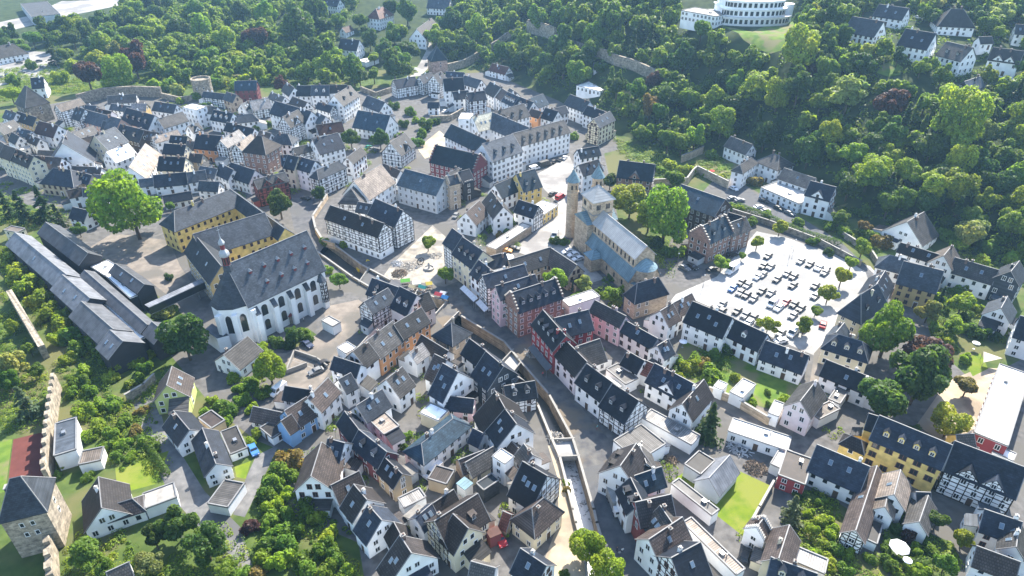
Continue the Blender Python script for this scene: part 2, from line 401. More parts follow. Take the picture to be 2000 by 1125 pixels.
def dormer(root, x, yf, zf, sl, w, hgt, wm, rm, gabl=True):
    """small dormer whose front stands at y=yf on the front slope; sl = slope of the roof"""
    b = MB(); y1 = yf + (hgt + w * .5) / sl + .1; yw = yf + hgt / sl
    v = [(-w / 2, yf, zf - .25), (w / 2, yf, zf - .25), (w / 2, yf, zf + hgt), (-w / 2, yf, zf + hgt), (w / 2, yw, zf + hgt), (-w / 2, yw, zf + hgt), (0, yf, zf + hgt + w * .45)]
    b.poly(v, [(0, 1, 2, 6, 3), (1, 4, 2), (0, 3, 5)], 0)
    o = w / 2 + .15; zt = zf + hgt + w * .45 + .05; ze = zf + hgt - .08
    if gabl:
        for q in (-1, 1):
            vv = [(0, yf - .15, zt), (0, y1, zt), (q * o, yw + .1, ze), (q * o, yf - .15, ze)]; vv += [(a, c, d + .09) for a, c, d in vv]
            b.poly(vv, [(0, 1, 2, 3), (4, 7, 6, 5), (0, 3, 7, 4), (2, 1, 5, 6), (3, 2, 6, 7)], 1)
    else:
        b.obox((0, (yf + y1) / 2 - .1, zf + hgt + .15), (o, 0, 0), (0, (y1 - yf) / 2 + .1, .12), (0, 0, .06), 1)
    me = b.mesh('dormer', [wm, rm]); d = link('dormer', me, root, (x, 0, 0))
    link('window', WIN['w'], d, (0, yf, zf + hgt * .5), 0, (w * .62, 1, hgt * .75)); return d
def mid_(p): return Vector((p.x, p.y, 0))
_STREETS = ('quay_street', 'church_square', 'car_park', 'sandy_square', 'side_street', 'lane', 'approach_road', 'lower_street', 'river_path', 'parking_court', 'school_yard')
def in_street(x, y): return pip(x, y, CH) or any(n_ in _STREETS and pip(x, y, p_) for n_, _m, p_ in ZP)
def build_house(h):
    o = h['o']; L = h['L']; hw = h['hw']; E = h['E']; Rr = h['R']; wl = h['wall']; wc = WALL[wl][0]; rc = ROOF[h['roof']][0]
    r = random.Random(int(h['c'][0] * 31 + h['c'][1] * 77))
    wm = wallm(wl); rm = roofm(h['roof']); tim = 't' in o or 'tg' in o or 'tu' in o
    flatr = 'f' in o; hip = 'h' in o or 'pyr' in o
    storeys = max(1, round(E / 2.45))
    low = E < 4.2 and (flatr or L * hw * 2 < 45)
    kind = 'half_timbered_house' if tim else 'outbuilding' if low else 'house'
    for t in o:
        if t.startswith('K='): kind = t[2:]
    rot = math.atan2(h['ax'].y, h['ax'].x)
    root = empty(kind, (h['c'][0], h['c'][1], h['z0']), rot)
    zb = -.6 if h['z0'] < .3 else -4.0
    # walls
    b = MB()
    if flatr or hip:
        zt = E
        b.poly([(-L / 2, -hw, zb), (L / 2, -hw, zb), (L / 2, hw, zb), (-L / 2, hw, zb), (-L / 2, -hw, zt), (L / 2, -hw, zt), (L / 2, hw, zt), (-L / 2, hw, zt)], [(0, 1, 5, 4), (1, 2, 6, 5), (2, 3, 7, 6), (3, 0, 4, 7)], 0)
    else: gabled_block(b, -L / 2, L / 2, hw, zb, E, Rr)
    gab = 0 if flatr or hip else Rr
    X, Y = Vector((1, 0, 0)), Vector((0, 1, 0))
    sides = [(Vector((-L / 2, -hw, 0)), X, -Y, L, 0), (Vector((L / 2, -hw, 0)), Y, X, 2 * hw, gab), (Vector((L / 2, hw, 0)), -X, Y, L, 0), (Vector((-L / 2, hw, 0)), -Y, -X, 2 * hw, gab)]
    M = Matrix.Rotation(rot, 3, 'Z'); org = Vector((h['c'][0], h['c'][1], h['z0']))
    z1t = 2.8 if 'tu' in o and E > 4 else .1
    doorset = False; wins = []
    for i, (p0, d, n, l, g) in enumerate(sides):
        wn = M @ n; mid = org + M @ (p0 + d * l / 2); tocam = Vector((0, 0, CAMZ)) - mid
        vis = wn.x * tocam.x + wn.y * tocam.y
        if tim and ('tg' not in o or g) and vis > -40:
            timber(b, p0 + Vector((0, 0, z1t)), d, n, l, z1t, E, 1, g if g else None, r=r)
        if vis < -15 or 'nw' in o: continue
        nx = int((l - .7) // (2.35 if h['z0'] < 60 else 2.6)); sx = l / max(nx, 1)
        if nx < 1: continue
        kd = nx // 2 if (not doorset and l > 4 and vis > 0 and (i in (0, 2))) else -1
        for s in range(storeys):
            zc = s * (E / storeys) + (1.55 if E / storeys > 2.7 else E / storeys * .55)
            if zc > E - .6: continue
            for j in range(nx):
                if r.random() < .07: continue
                p = p0 + d * (sx * (j + .5) + r.uniform(-.12, .12)); wp = org + M @ (p + n * .35)
                if covered(wp.x, wp.y, org.z + zc, h): continue
                if s == 0 and j == kd: link('door', DOORM, root, (p.x, p.y, .02), math.atan2(n.x, -n.y), (1.1, 1, 2.1)); doorset = True; continue
                wins.append((p, n, zc))
        if g > 2.4:
            for q in ((-.9, .9) if g > 3.2 else (0,)):
                p = p0 + d * (l / 2 + q); wp = org + M @ (p + n * .35)
                if not covered(wp.x, wp.y, org.z + E + 1, h): wins.append((p, n, E + g * .28))
    me = b.mesh('walls', [wm, TIMB]); link('walls', me, root)
    ws = 'b' if 'wb' in o else r.choice('wwwwwnnb'); wsc = opt(o, 'W', 1) or 1
    for p, n, zc in wins:
        link('window', WIN[ws], root, (p.x, p.y, zc), math.atan2(n.x, -n.y), (1.0 * wsc, 1, min(1.42 * min(wsc, 1.25), E / storeys * .56)))
    if h['z0'] < .5 and not low and 'K=' not in ' '.join(o) and not any(k in wc for k in ('x',)):
        for i in (1, 2, 3):     # rear and side extensions where the yard has room
            if r.random() < .4: continue
            p0, d, n, l, g = sides[i]
            wd = min(l * .8, r.uniform(2.6, 5)); dp = r.uniform(2.0, 3.8); hh = min(E - .7, r.uniform(2.3, 3.3)); t0 = r.uniform(0, l - wd)
            cs = [org + M @ (p0 + d * (t0 + wd * a) + n * q) for a in (0, .5, 1) for q in (.6, dp * .6, dp + .3)]
            if any(covered(c.x, c.y, .5, h) or in_street(c.x, c.y) for c in cs): continue
            q = MB(); c0 = p0 + d * t0; c1 = p0 + d * (t0 + wd); c2 = c1 + n * dp; c3 = c0 + n * dp; top = min(E - .15, hh + dp * r.choice((.05, .45)))
            v = [(c.x, c.y, zz) for c, zz in ((c0, -.5), (c1, -.5), (c2, -.5), (c3, -.5), (c0, top), (c1, top), (c2, hh), (c3, hh))]
            q.poly(v, [(1, 0, 4, 5), (2, 1, 5, 6), (3, 2, 6, 7), (0, 3, 7, 4)], 0)
            e = .25; vv = [c0 - d * e, c1 + d * e, c2 + d * e + n * e, c3 - d * e + n * e]; vz = [top + .02, top + .02, hh - .03, hh - .03]
            q.poly([(c.x, c.y, z) for c, z in zip(vv, vz)] + [(c.x, c.y, z + .16) for c, z in zip(vv, vz)], [(0, 1, 2, 3), (7, 6, 5, 4), (1, 0, 4, 5), (2, 1, 5, 6), (3, 2, 6, 7), (0, 3, 7, 4)], 1)
            ex_ = link('extension', q.mesh('extension', [wm if r.random() < .7 else wallm('lg'), roofm(r.choice(('nv', 'ch', 'gr', 'sl', 'gv', 'br')))]), root)
            if (M @ n).dot(-mid_(org)) > 0 and wd > 3:
                pm = (c2 + c3) / 2; link('window', WIN['n'], ex_, (pm.x, pm.y, hh * .55), math.atan2(n.x, -n.y), (1.0, 1, 1.0))
    # roof
    b = MB(); sl = Rr / hw
    if flatr:
        b.box(-L / 2 - .12, L / 2 + .12, -hw - .12, hw + .12, E, E + .18, 0)
        if L > 3:
            for a in (((-L / 2, L / 2), (-hw - .12, -hw + .16)), ((-L / 2, L / 2), (hw - .16, hw + .12)), ((-L / 2 - .12, -L / 2 + .16), (-hw, hw)), ((L / 2 - .16, L / 2 + .12), (-hw, hw))):
                b.box(a[0][0], a[0][1], a[1][0], a[1][1], E + .18, E + .42, 1)
    elif 'pyr' in o: hip_roof(b, L, hw, E, Rr, ridge=.05)
    elif 'h' in o: hip_roof(b, L, hw, E, Rr)
    else: gable_roof(b, -L / 2, L / 2, hw, E, Rr)
    roof = link('roof', b.mesh('roof', [rm, TRIM]), root)
    if not flatr and 'x' not in o and not low:
        for q in range(1 if L < 11 else 2):
            cx = r.uniform(-.38, .38) * L * (.5 if hip else 1); cy = r.choice((-1, 1)) * r.uniform(.2, .9); zt = E + Rr - abs(cy) * sl
            b = MB(); b.box(-.32, .32, -.3, .3, -1.2, 1.15, 0); b.box(-.4, .4, -.38, .38, 1.15, 1.27, 1); b.box(-.15, .15, -.15, .15, 1.27, 1.5, 0)
            link('chimney', b.mesh('chimney', [CHIM if r.random() < .6 else wm, CAP]), roof, (cx, cy, zt + .25))
    elif flatr and L > 7:
        b = MB(); b.box(-.5, .5, -.4, .4, .18, .8, 0); b.bar((.9, .3, .18), (.9, .3, 1.2), .12, 6, 0)
        link('roof_vent', b.mesh('roof_vent', [METAL]), roof, (r.uniform(-.3, .3) * L, r.uniform(-.3, .3) * hw, E))
    nd_ = int(opt(o, 'd'))
    for i in range(nd_):
        x = ((i + .5) / nd_ - .5) * L * .86; yf = -hw * .72; zf = E + (hw - hw * .72) * sl + .25
        dormer(root, x, yf, zf, sl, 1.25, 1.15, wm if 'dw' in o else rm, rm, 'ds' not in o)
    ns_ = int(opt(o, 's')) if opt(o, 's') else (0 if nd_ or flatr or hip or low else r.choice((0, 0, 1, 2)))
    for i in range(ns_):
        x = ((i + .5) / ns_ - .5) * L * .7 + r.uniform(-.3, .3); y = -hw * r.uniform(.4, .6)
        sk = link('skylight', SKYL, root, (x, y, E + (hw + y) * sl + .29)); sk.rotation_euler = (math.atan(sl), 0, 0); sk.scale = (.85, 1.25, 1)
    nc = int(opt(o, 'c'))
    for i in range(nc):   # cross gables on the front
        x = ((i + .5) / nc - .5) * L * (.75 if nc > 1 else 0.2); w = min(5.2, L / nc * .75) / 2; rr = w * 1.05
        b = MB(); y0 = -hw - .03; depth = min(hw * .9, (rr / sl) + .6)
        v = [(-w, y0, E - .3), (w, y0, E - .3), (w, y0, E), (-w, y0, E), (0, y0, E + rr)]
        b.poly(v, [(0, 1, 2, 4, 3)], 0)
        if tim: timber(b, (-w, y0, E - .3), X, -Y, 2 * w, E - .3, E, 1, rr, 1.0, r)
        for q in (-1, 1):
            vv = [(0, y0 - .2, E + rr + .06), (0, y0 + depth + 1, E + rr + .06), (q * (w + .25), y0 + .5, E - .2), (q * (w + .25), y0 - .2, E - .2)]; vv += [(a, c_, d_ + .16) for a, c_, d_ in vv]
            b.poly(vv, [(0, 1, 2, 3), (4, 7, 6, 5), (0, 3, 7, 4), (2, 1, 5, 6), (3, 2, 6, 7)], 2)
        g = link('cross_gable', b.mesh('cross_gable', [wm, TIMB, rm]), root, (x, 0, 0))
        link('window', WIN[ws], g, (0, y0, E + rr * .3), 0, (.9, 1, 1.1))
    if 'sg' in o:   # stepped gables
        for sx_ in (-1, 1):
            b = MB(); n = 6
            for i in range(n):
                y0 = -hw + i * hw / n; zt = E + Rr * (i + 1) / n + .5
                for q in (-1, 1): b.box(sx_ * L / 2 - .25, sx_ * L / 2 + .25, min(q * y0, q * (y0 + hw / n)), max(q * y0, q * (y0 + hw / n)), E - .5, zt, 0); b.box(sx_ * L / 2 - .32, sx_ * L / 2 + .32, min(q * y0, q * (y0 + hw / n)), max(q * y0, q * (y0 + hw / n)), zt, zt + .16, 1)
            link('stepped_gable', b.mesh('stepped_gable', [wm, CAP]), root)
    st = {1: 'one-storey', 2: 'two-storey', 3: 'three-storey'}.get(storeys, 'tall')
    kk = 'half-timbered house' if tim else 'low building' if low else 'house'
    look = f"{wc} {st} {kk} with {'flat ' if flatr else 'hipped ' if hip else ''}{rc} roof" + (' and dormers' if nd_ else ' and cross gables' if nc else '')
    tag(root, h['label'] or None, 'outbuilding' if low else 'house', 'houses and buildings of the town', look, h['px'])
    h['root'] = root
    return root

G = """
109 206 156 192 135 213 9 w be t x
168 215 236 233 195 246 7 sa sl
150 209 166 214 150 234 8 w sl t
210 188 265 184 212 203 4 w gr
303 199 345 205 310 217 6 w sl
308 233 356 219 340 244 6 w gr
248 211 302 226 265 245 6 w nv d4
236 243 282 255 258 274 6 br nv d2
283 256 306 259 292 275 6 br br
297 268 346 254 325 271 6 w be tg
184 265 224 249 226 287 7 cr sl s2
144 259 180 246 170 268 6 w pa t
154 272 182 266 174 288 6 w br t
208 297 250 281 245 310 5 w bt
284 281 252 327 303 322 5 w be s2 | white house with a large beige roof beside the big round tree
334 265 366 267 345 278 7 cr nv
322 281 363 284 340 301 7 cr nv
312 306 362 308 335 333 5 cr nv s3
-14 268 9 282 0 298 9 cr br
9 283 31 291 10 309 9 cr br
31 291 66 306 36 319 9 cr br d3
70 305 120 309 86 328 6 w br s2
104 328 138 332 112 362 5 tn nv h
138 332 160 338 135 353 5 tn nv
160 337 180 343 172 360 5 tn nv
24 259 38 267 24 278 5 w nv
55 262 78 272 64 281 5 w br
77 237 114 246 80 262 6 w rb
34 218 72 230 40 238 5 oc nv
12 215 32 221 14 232 6 w sl
-8 248 26 235 10 262 5 tn gr
36 251 60 256 44 266 5 w sl
132 256 122 280 109 263 5 w nv
160 206 188 207 172 216 6 w sl
188 212 218 218 200 226 6 w br
176 226 204 236 182 243 6 w sl
202 237 236 241 214 255 6 w sl
218 203 256 208 235 214 5 w sl
258 203 286 203 270 216 6 oc pa
366 276 390 278 375 293 5 w gr
372 300 396 302 380 316 5 tn br
367 247 386 240 382 258 6 w gr c1
300 343 363 337 335 362 4 w nv s1
318 383 372 374 350 392 3 w nv
365 338 400 333 385 354 5 w sl
272 351 298 348 284 362 4 w sl
130 373 158 367 140 385 5 w br
162 368 182 366 172 382 5 w sl
180 372 206 370 190 384 4 w sl
142 325 198 328 168 338 5 w br
184 341 214 346 190 362 3 w pa
116 292 156 296 130 303 5 w pa
76 294 112 296 95 303 4 oc gr
143 405 172 412 138 425 4 w nv
459 159 501 158 478 176 7 dr tl | dark red house with blue-grey roof beside the round stone tower
398 179 440 184 418 190 5 w sl t
443 180 462 186 440 195 6 st sl
488 198 524 192 510 213 5 w pa t
470 205 484 198 482 214 5 w sl
530 180 556 190 524 192 5 w gr
560 161 575 172 549 176 6 w gr
580 168 608 168 592 187 6 w sl
609 167 643 167 625 186 7 w sl d2 dw
644 167 677 166 660 181 8 w gr
652 187 684 168 688 196 9 w gr W1.2 d2
538 198 608 218 530 222 8 w nv
552 229 582 215 584 241 9 w gr t c1 p52 | tall half-timbered house with grey roof and a timbered cross gable
620 220 636 228 614 238 7 w sl
622 200 650 208 630 215 7 w nv tg
572 189 600 200 560 203 5 w br
618 245 667 238 645 260 6 w rb tg | half-timbered house with a red-brown roof left of two dark trees
610 273 659 260 648 295 7 w nv s2 | white house with dark roof and two large skylights in the old town
542 261 562 262 553 282 5 w sl h
430 275 466 254 446 287 8 w pa t
460 283 490 263 478 294 8 w be t
385 262 432 266 405 292 6 or nv
418 215 455 222 424 236 6 w nv d3 dw
398 207 424 209 405 221 7 w gr
444 239 497 252 452 258 6 w nv
460 226 492 222 470 240 5 w sl h
508 255 530 261 518 274 6 w br
700 216 762 226 740 257 5 w tl s2
718 187 752 200 712 207 6 w sl
768 157 810 150 785 171 6 w nv t
549 304 562 303 545 323 8 w nv t
563 303 583 307 563 329 9 cr nv
584 306 615 315 590 332 9 w nv
572 290 606 282 590 298 7 w gr t
678 308 704 288 706 307 7 w gr
762 279 790 260 786 303 6 w gr t c1
691 354 744 322 748 372 8 w be | white house with a large sunlit beige roof and dark gable near the bridge
750 320 782 334 752 335 6 w br
700 350 686 369 710 392 8 w pa t h
646 402 750 437 690 446 9 w ch tu | long white half-timbered house with charcoal roof above the river bend
734 389 787 412 744 430 9 w nv t
700 395 728 400 705 415 7 w sl
496 352 556 337 526 363 8 rt gr t c2 | red half-timbered house with two gables beside a dark tree
430 320 456 332 424 341 5 w nv
452 318 498 333 470 353 5 w nv
392 325 424 330 398 345 4 w sl
390 354 428 356 400 372 4 w sl
866 154 904 152 874 177 9 w nv
818 150 842 142 842 158 7 w nv t
846 148 862 140 866 160 8 w nv t
884 180 914 177 890 194 7 w nv
912 182 946 178 930 196 8 w nv t
958 160 978 171 954 184 7 w sl
977 171 991 180 972 192 7 w br
992 180 1014 190 988 201 7 w nv d4 dw
1015 190 1042 200 1014 212 7 w nv d2 dw
1034 193 1060 184 1064 206 6 w tl
908 148 940 157 910 166 6 w sl
872 140 906 142 880 154 6 w nv
996 173 1010 182 992 185 5 w sl
836 200 857 200 838 206 4 w nv
962 124 994 132 966 140 4 w rb
1000 262 1101 235 1064 272 10 w gr d6 p42 | long white school wing with grey roof and six dormers facing the square
942 282 1001 263 992 306 10 w sl d3 W1.35 p42 | white school wing with tall windows beside the dark red gabled hall
882 243 952 275 890 276 8 w tl | white school wing with blue-grey roof beside the sandy playground
922 228 960 219 944 254 8 w cf s3 | white courtyard wing with a cream roof beside the small white tower
962 220 1034 250 974 258 8 w sl | white courtyard wing with grey slate roof behind the six-dormer school wing
964 219 1023 203 1017 231 8 w gr d3 | white school house with three dormers at the back of the school courtyard
1038 213 1058 219 1046 229 6 or br
1066 211 1090 218 1068 233 6 w nv
1082 213 1104 207 1100 222 6 w nv
1114 185 1152 199 1120 211 7 w sl
1148 207 1184 219 1150 226 7 w nv
1160 233 1191 218 1184 243 9 cr sl tg | cream gabled house with half-timbered top behind the copper-roofed church
852 284 937 303 885 327 9 dr tl sg | dark red hall with stepped gables and blue-grey roof
946 290 968 284 974 308 9 dr sl | dark red house joined to the stepped red hall
792 331 868 351 812 371 8 lg tl p38 x | long house with a large plain blue-grey roof near the red hall
872 346 893 341 886 359 11 st sl sg
876 338 896 328 897 352 9 w gr
895 337 916 331 914 356 8 dk nv c3
1008 341 1044 331 1041 369 7 y tl d2 | yellow gabled house with blue-grey roof and two dormers on the square
966 362 1006 345 1000 378 6 w tl
1130 323 1168 312 1160 337 8 w nv
1128 293 1168 286 1160 305 8 w tl
1211 314 1279 322 1242 350 7 bb tl c1 | brown brick house with blue-grey roof and one small gable behind the churchyard trees
1332 361 1416 390 1352 407 8 br tl p40 x | red brick building with a large plain blue-grey roof beside the churchyard trees
1370 443 1416 422 1402 468 8 bb tl d2 sg | brown brick gabled house at the left edge of the car park
1420 438 1456 425 1454 452 7 bb gr | brown brick wing with grey roof joined to the gabled house by the car park
1424 416 1456 425 1420 430 6 bb nv x nw
1428 267 1470 283 1432 292 6 w gr
1532 329 1593 349 1546 357 6 w be x
1584 354 1632 366 1594 386 8 w nv c1
1772 434 1804 415 1814 471 4 w gr p42 | white barn-like house with a large grey roof at the foot of the wooded slope
1760 475 1846 502 1790 501 7 w ch
1843 500 1860 480 1830 492 7 w be
1766 511 1842 530 1784 561 7 oc sl | ochre house with large grey slate roof behind the corner of the car park
1738 498 1770 506 1728 526 6 w sl h
1728 530 1709 560 1742 561 6 w nv s3
1866 504 1949 528 1890 541 6 w gr
1974 531 1990 511 1995 552 8 sl sl
1967 580 1955 602 1928 599 5 w sl
1994 618 2050 634 1990 660 7 w nv
1633 650 1648 632 1656 648 5 cr sl
1638 653 1684 667 1643 692 6 cr nv d3 h dw
1615 704 1708 741 1624 741 6 w nv
1563 784 1594 744 1598 795 8 pw gr | tall pinkish white gabled house beside the white warehouse
1312 594 1350 574 1338 612 6 w br s2
1290 608 1313 594 1315 632 6 w br
1354 590 1430 621 1368 641 7 w nv s3 | white house with three skylights at the lower edge of the car park
1430 622 1498 653 1446 669 6 w nv d1 dw | white house with one white dormer at the lower edge of the car park
1496 666 1579 695 1520 713 5 w nv
1218 625 1284 662 1240 661 6 pw nv s1 | pinkish white row house with dark roof beside the garden of the car park houses
1284 676 1304 664 1305 697 6 w nv
1163 588 1222 618 1152 608 7 pk gr
1226 687 1258 705 1218 713 6 w nv
1258 704 1278 712 1248 727 5 w rb
1280 711 1360 753 1297 764 7 w nv c1 s2
1374 743 1333 789 1372 797 7 w ch p50 | white gabled house with a steep charcoal roof beside the tall dark tree
884 447 906 463 871 478 9 w nv t
904 464 943 491 894 503 9 cr nv d3
936 509 964 531 920 535 8 w nv d2
940 506 986 494 980 520 7 w nv
943 539 1023 517 1000 548 9 w nv t
968 560 1044 537 1000 578 10 pk nv s1 | pink gabled house beside the brick stepped-gable house
998 573 1085 545 1062 594 9 bb nv d5 sg | brown brick house with stepped gable and five dormers on the quay street
994 509 1074 484 1047 523 5 st gr x
1074 484 1126 518 1066 512 5 st br x
910 416 936 393 950 420 5 w br
960 374 983 405 948 403 7 w gr s2
1014 391 1052 403 1022 419 6 w nv tg
728 544 781 563 712 572 6 w nv t d2
782 561 814 577 764 600 6 w nv d2 dw
712 590 757 564 748 600 7 w sl t
815 580 836 571 846 600 6 lg gr
690 687 716 667 727 707 8 w gr
717 666 767 628 767 681 7 or gr s2 | orange house with a long grey tiled roof
770 634 822 602 812 647 7 or gr s2
654 697 704 713 668 723 9 w nv x
662 742 684 730 687 762 7 w sl
602 778 640 740 650 780 8 w br
557 803 598 777 606 818 6 bl br x | blue house with brown tiled roof
550 823 568 811 580 838 6 bl br x nw
496 795 562 809 502 823 3 w br
558 755 614 764 570 782 6 w nv
824 655 875 686 847 694 5 w br
800 690 824 672 828 698 6 w pa
918 663 950 687 916 701 7 w nv
950 688 983 716 935 745 9 sl nv s2 | dark slate-clad house with brightly lit right roof beside the river channel
990 720 1012 738 986 742 6 br pa
985 755 1043 745 1030 778 6 w sl t d2 | half-timbered house with two dormers right at the river channel
866 711 894 727 834 765 8 w nv
850 693 872 704 824 733 6 w br
872 774 925 780 870 793 5 pk nv
968 766 986 798 926 813 7 w ch
983 795 1008 828 958 852 8 w nv
910 904 962 874 950 915 4 cr gr tg
1022 903 1068 930 1008 975 7 w nv tg s3 | large dark-roofed house with a half-timbered gable beside the weir
1024 869 1040 889 1008 897 6 w gr
995 858 1012 876 990 881 5 w br
850 1018 932 966 944 1022 8 cr br tg d2 ds
886 1006 914 1032 868 1062 8 cr br p50 x
1018 1073 1066 1105 990 1110 6 w nv
922 1098 966 1110 900 1122 5 w gr
628 866 608 930 594 905 7 w br x
642 858 672 866 640 905 7 w nv s2
648 948 700 922 714 966 5 w br s1
720 988 745 1016 703 1046 6 w nv s1 | white house with a dark skylit roof left of the narrow alley
782 1048 803 1080 736 1107 6 w ch s2
674 805 702 841 670 842 7 dr nv
702 841 755 883 707 887 7 dr nv d2
752 895 785 926 751 934 6 tn nv | house with tan gable and dark red front on the narrow alley
697 793 745 762 742 807 7 w sl s2
755 742 785 718 793 766 7 w gr s2
812 1012 845 984 850 1006 6 w nv
846 984 885 958 892 984 6 w ch
1061 607 1105 657 1065 665 9 rd nv d4 | red house with four dormers facing the quay street
1084 622 1148 606 1150 645 7 rd nv s2
1106 667 1146 707 1103 713 8 pw ch
1147 712 1196 748 1152 767 8 w nv d2
1197 750 1247 783 1192 807 7 w nv t d2
1122 679 1170 663 1174 707 4 w gr x
1242 868 1212 910 1194 892 8 w ch d2 ds
1232 935 1254 980 1209 967 8 w nv d2 ds
1240 930 1290 913 1309 945 7 w tl s2
1250 872 1262 905 1228 905 7 w gr x
1242 982 1309 967 1270 1024 8 rt ch | red half-timbered house with charcoal roof beside the green awning
1290 990 1312 1022 1264 1036 7 w gr
1268 1054 1331 1012 1326 1068 8 w br
1312 1090 1366 1061 1394 1118 8 w nv tg
1478 1030 1492 1012 1502 1040 6 w br sg
1541 1028 1521 1090 1557 1068 7 cr br
1508 1090 1594 1121 1510 1132 6 cr nv d2 dw
897 899 945 880 907 915 4 st br x nw
692 948 716 976 674 1000 6 w ch s1
712 965 724 985 700 1000 5 w nv x
770 1022 784 1048 752 1046 5 w ch x
984 1000 998 1006 988 1026 3.4 tn rb x
925 838 945 848 920 852 4 w nv x
1385 934 1424 891 1367 930 3 lg zn x nw K=shed | light grey metal shed standing on the bright green lawn
1597 870 1697 912 1622 937 6 w nv s2
1712 912 1671 1036 1668 985 5 w br tg x s1
1758 920 1746 966 1715 956 6 w be x
1734 964 1728 990 1706 986 5 w be x
1812 970 1795 1019 1780 1001 4 w gr
1790 962 1815 963 1796 985 4 w sl
1719 813 1858 870 1772 888 8 y nv d4 dw wb W1.45 x | long yellow house with four white dormers and brown window surrounds
1698 809 1717 815 1695 838 7 y nv x
1866 863 2004 915 1908 943 9 w nv t c2 x | large half-timbered house with two cross gables beside the long yellow house
1868 850 1900 848 1896 870 4 y gr
1924 996 1994 1020 1922 1039 6 w nv s1
1990 1022 1984 1068 1954 1070 6 w gr
1909 1068 1990 1098 1908 1107 5 w br
30 455 130 537 58 516 6 dk zn x nw p38 K=school_hall | long school hall with dark left slope, leftmost of the parallel metal-roofed halls
90 435 172 495 112 484 7 dk zn x nw p38 K=school_hall | rear school hall with brightly lit slope beside the paved school yard
123 538 176 583 118 581 6 dk zn x nw p35 K=school_hall | short metal-roofed school hall in the middle, next to the hedge slope
166 529 288 635 172 558 6 dk zn x nw p35 K=school_hall | longest metal-roofed school hall, running down to the dark round tree
226 516 282 556 242 552 7 dk zn x nw p35 K=school_hall | short school hall with dark end gable beside the footbridge
160 590 222 644 162 641 6 dk zn x nw p35 K=school_hall | lower left metal-roofed school hall above the yellow-green bushes
216 646 240 667 200 689 6 dk zn x nw p35 K=school_hall | small metal-roofed hall at the bottom tip of the school
298 630 320 648 300 669 6 dk zn x nw p35 K=school_hall | small metal-roofed hall touching the dark round tree
326 753 336 718 372 758 6 gn br x s2 | green house with brown roof and a slate-clad gable at the lane bend
340 804 370 840 335 853 5 w nv s1 p40
396 838 422 906 384 882 5 w nv p40
438 694 483 659 487 706 4 w gr p38
193 934 199 992 163 984 4 w ch
200 992 258 974 218 1012 4 w ch h x
210 1118 250 1100 230 1130 4 w gr
1718 9 1775 17 1728 34 4 w sl
1666 33 1726 43 1667 65 4 w sl
1770 57 1828 66 1767 90 5 w nv
1858 17 1882 18 1868 53 4 w gr h
1850 82 1900 94 1862 116 6 w gr d2
1940 93 2000 101 1947 119 6 w gr c2
1884 160 1914 150 1918 170 4 dk sl
1912 73 1936 72 1916 79 3 w gr x
1985 48 2015 50 1990 66 5 w sl
734 17 748 13 740 38 8 w rb h c1 | white villa with a red-brown hipped roof on the left hillside
666 76 702 79 674 97 6 w nv
632 -4 664 0 642 11 6 w sl
668 55 684 50 687 60 3 w rb x
555 28 582 26 558 42 3 w sl x
814 57 843 36 837 72 6 w ch
838 -6 880 -4 845 16 5 w sl
60 153 84 151 64 173 6 w nv
-4 90 26 85 10 112 4 w gr h
1160 124 1172 124 1163 134 3 w sl x
"""
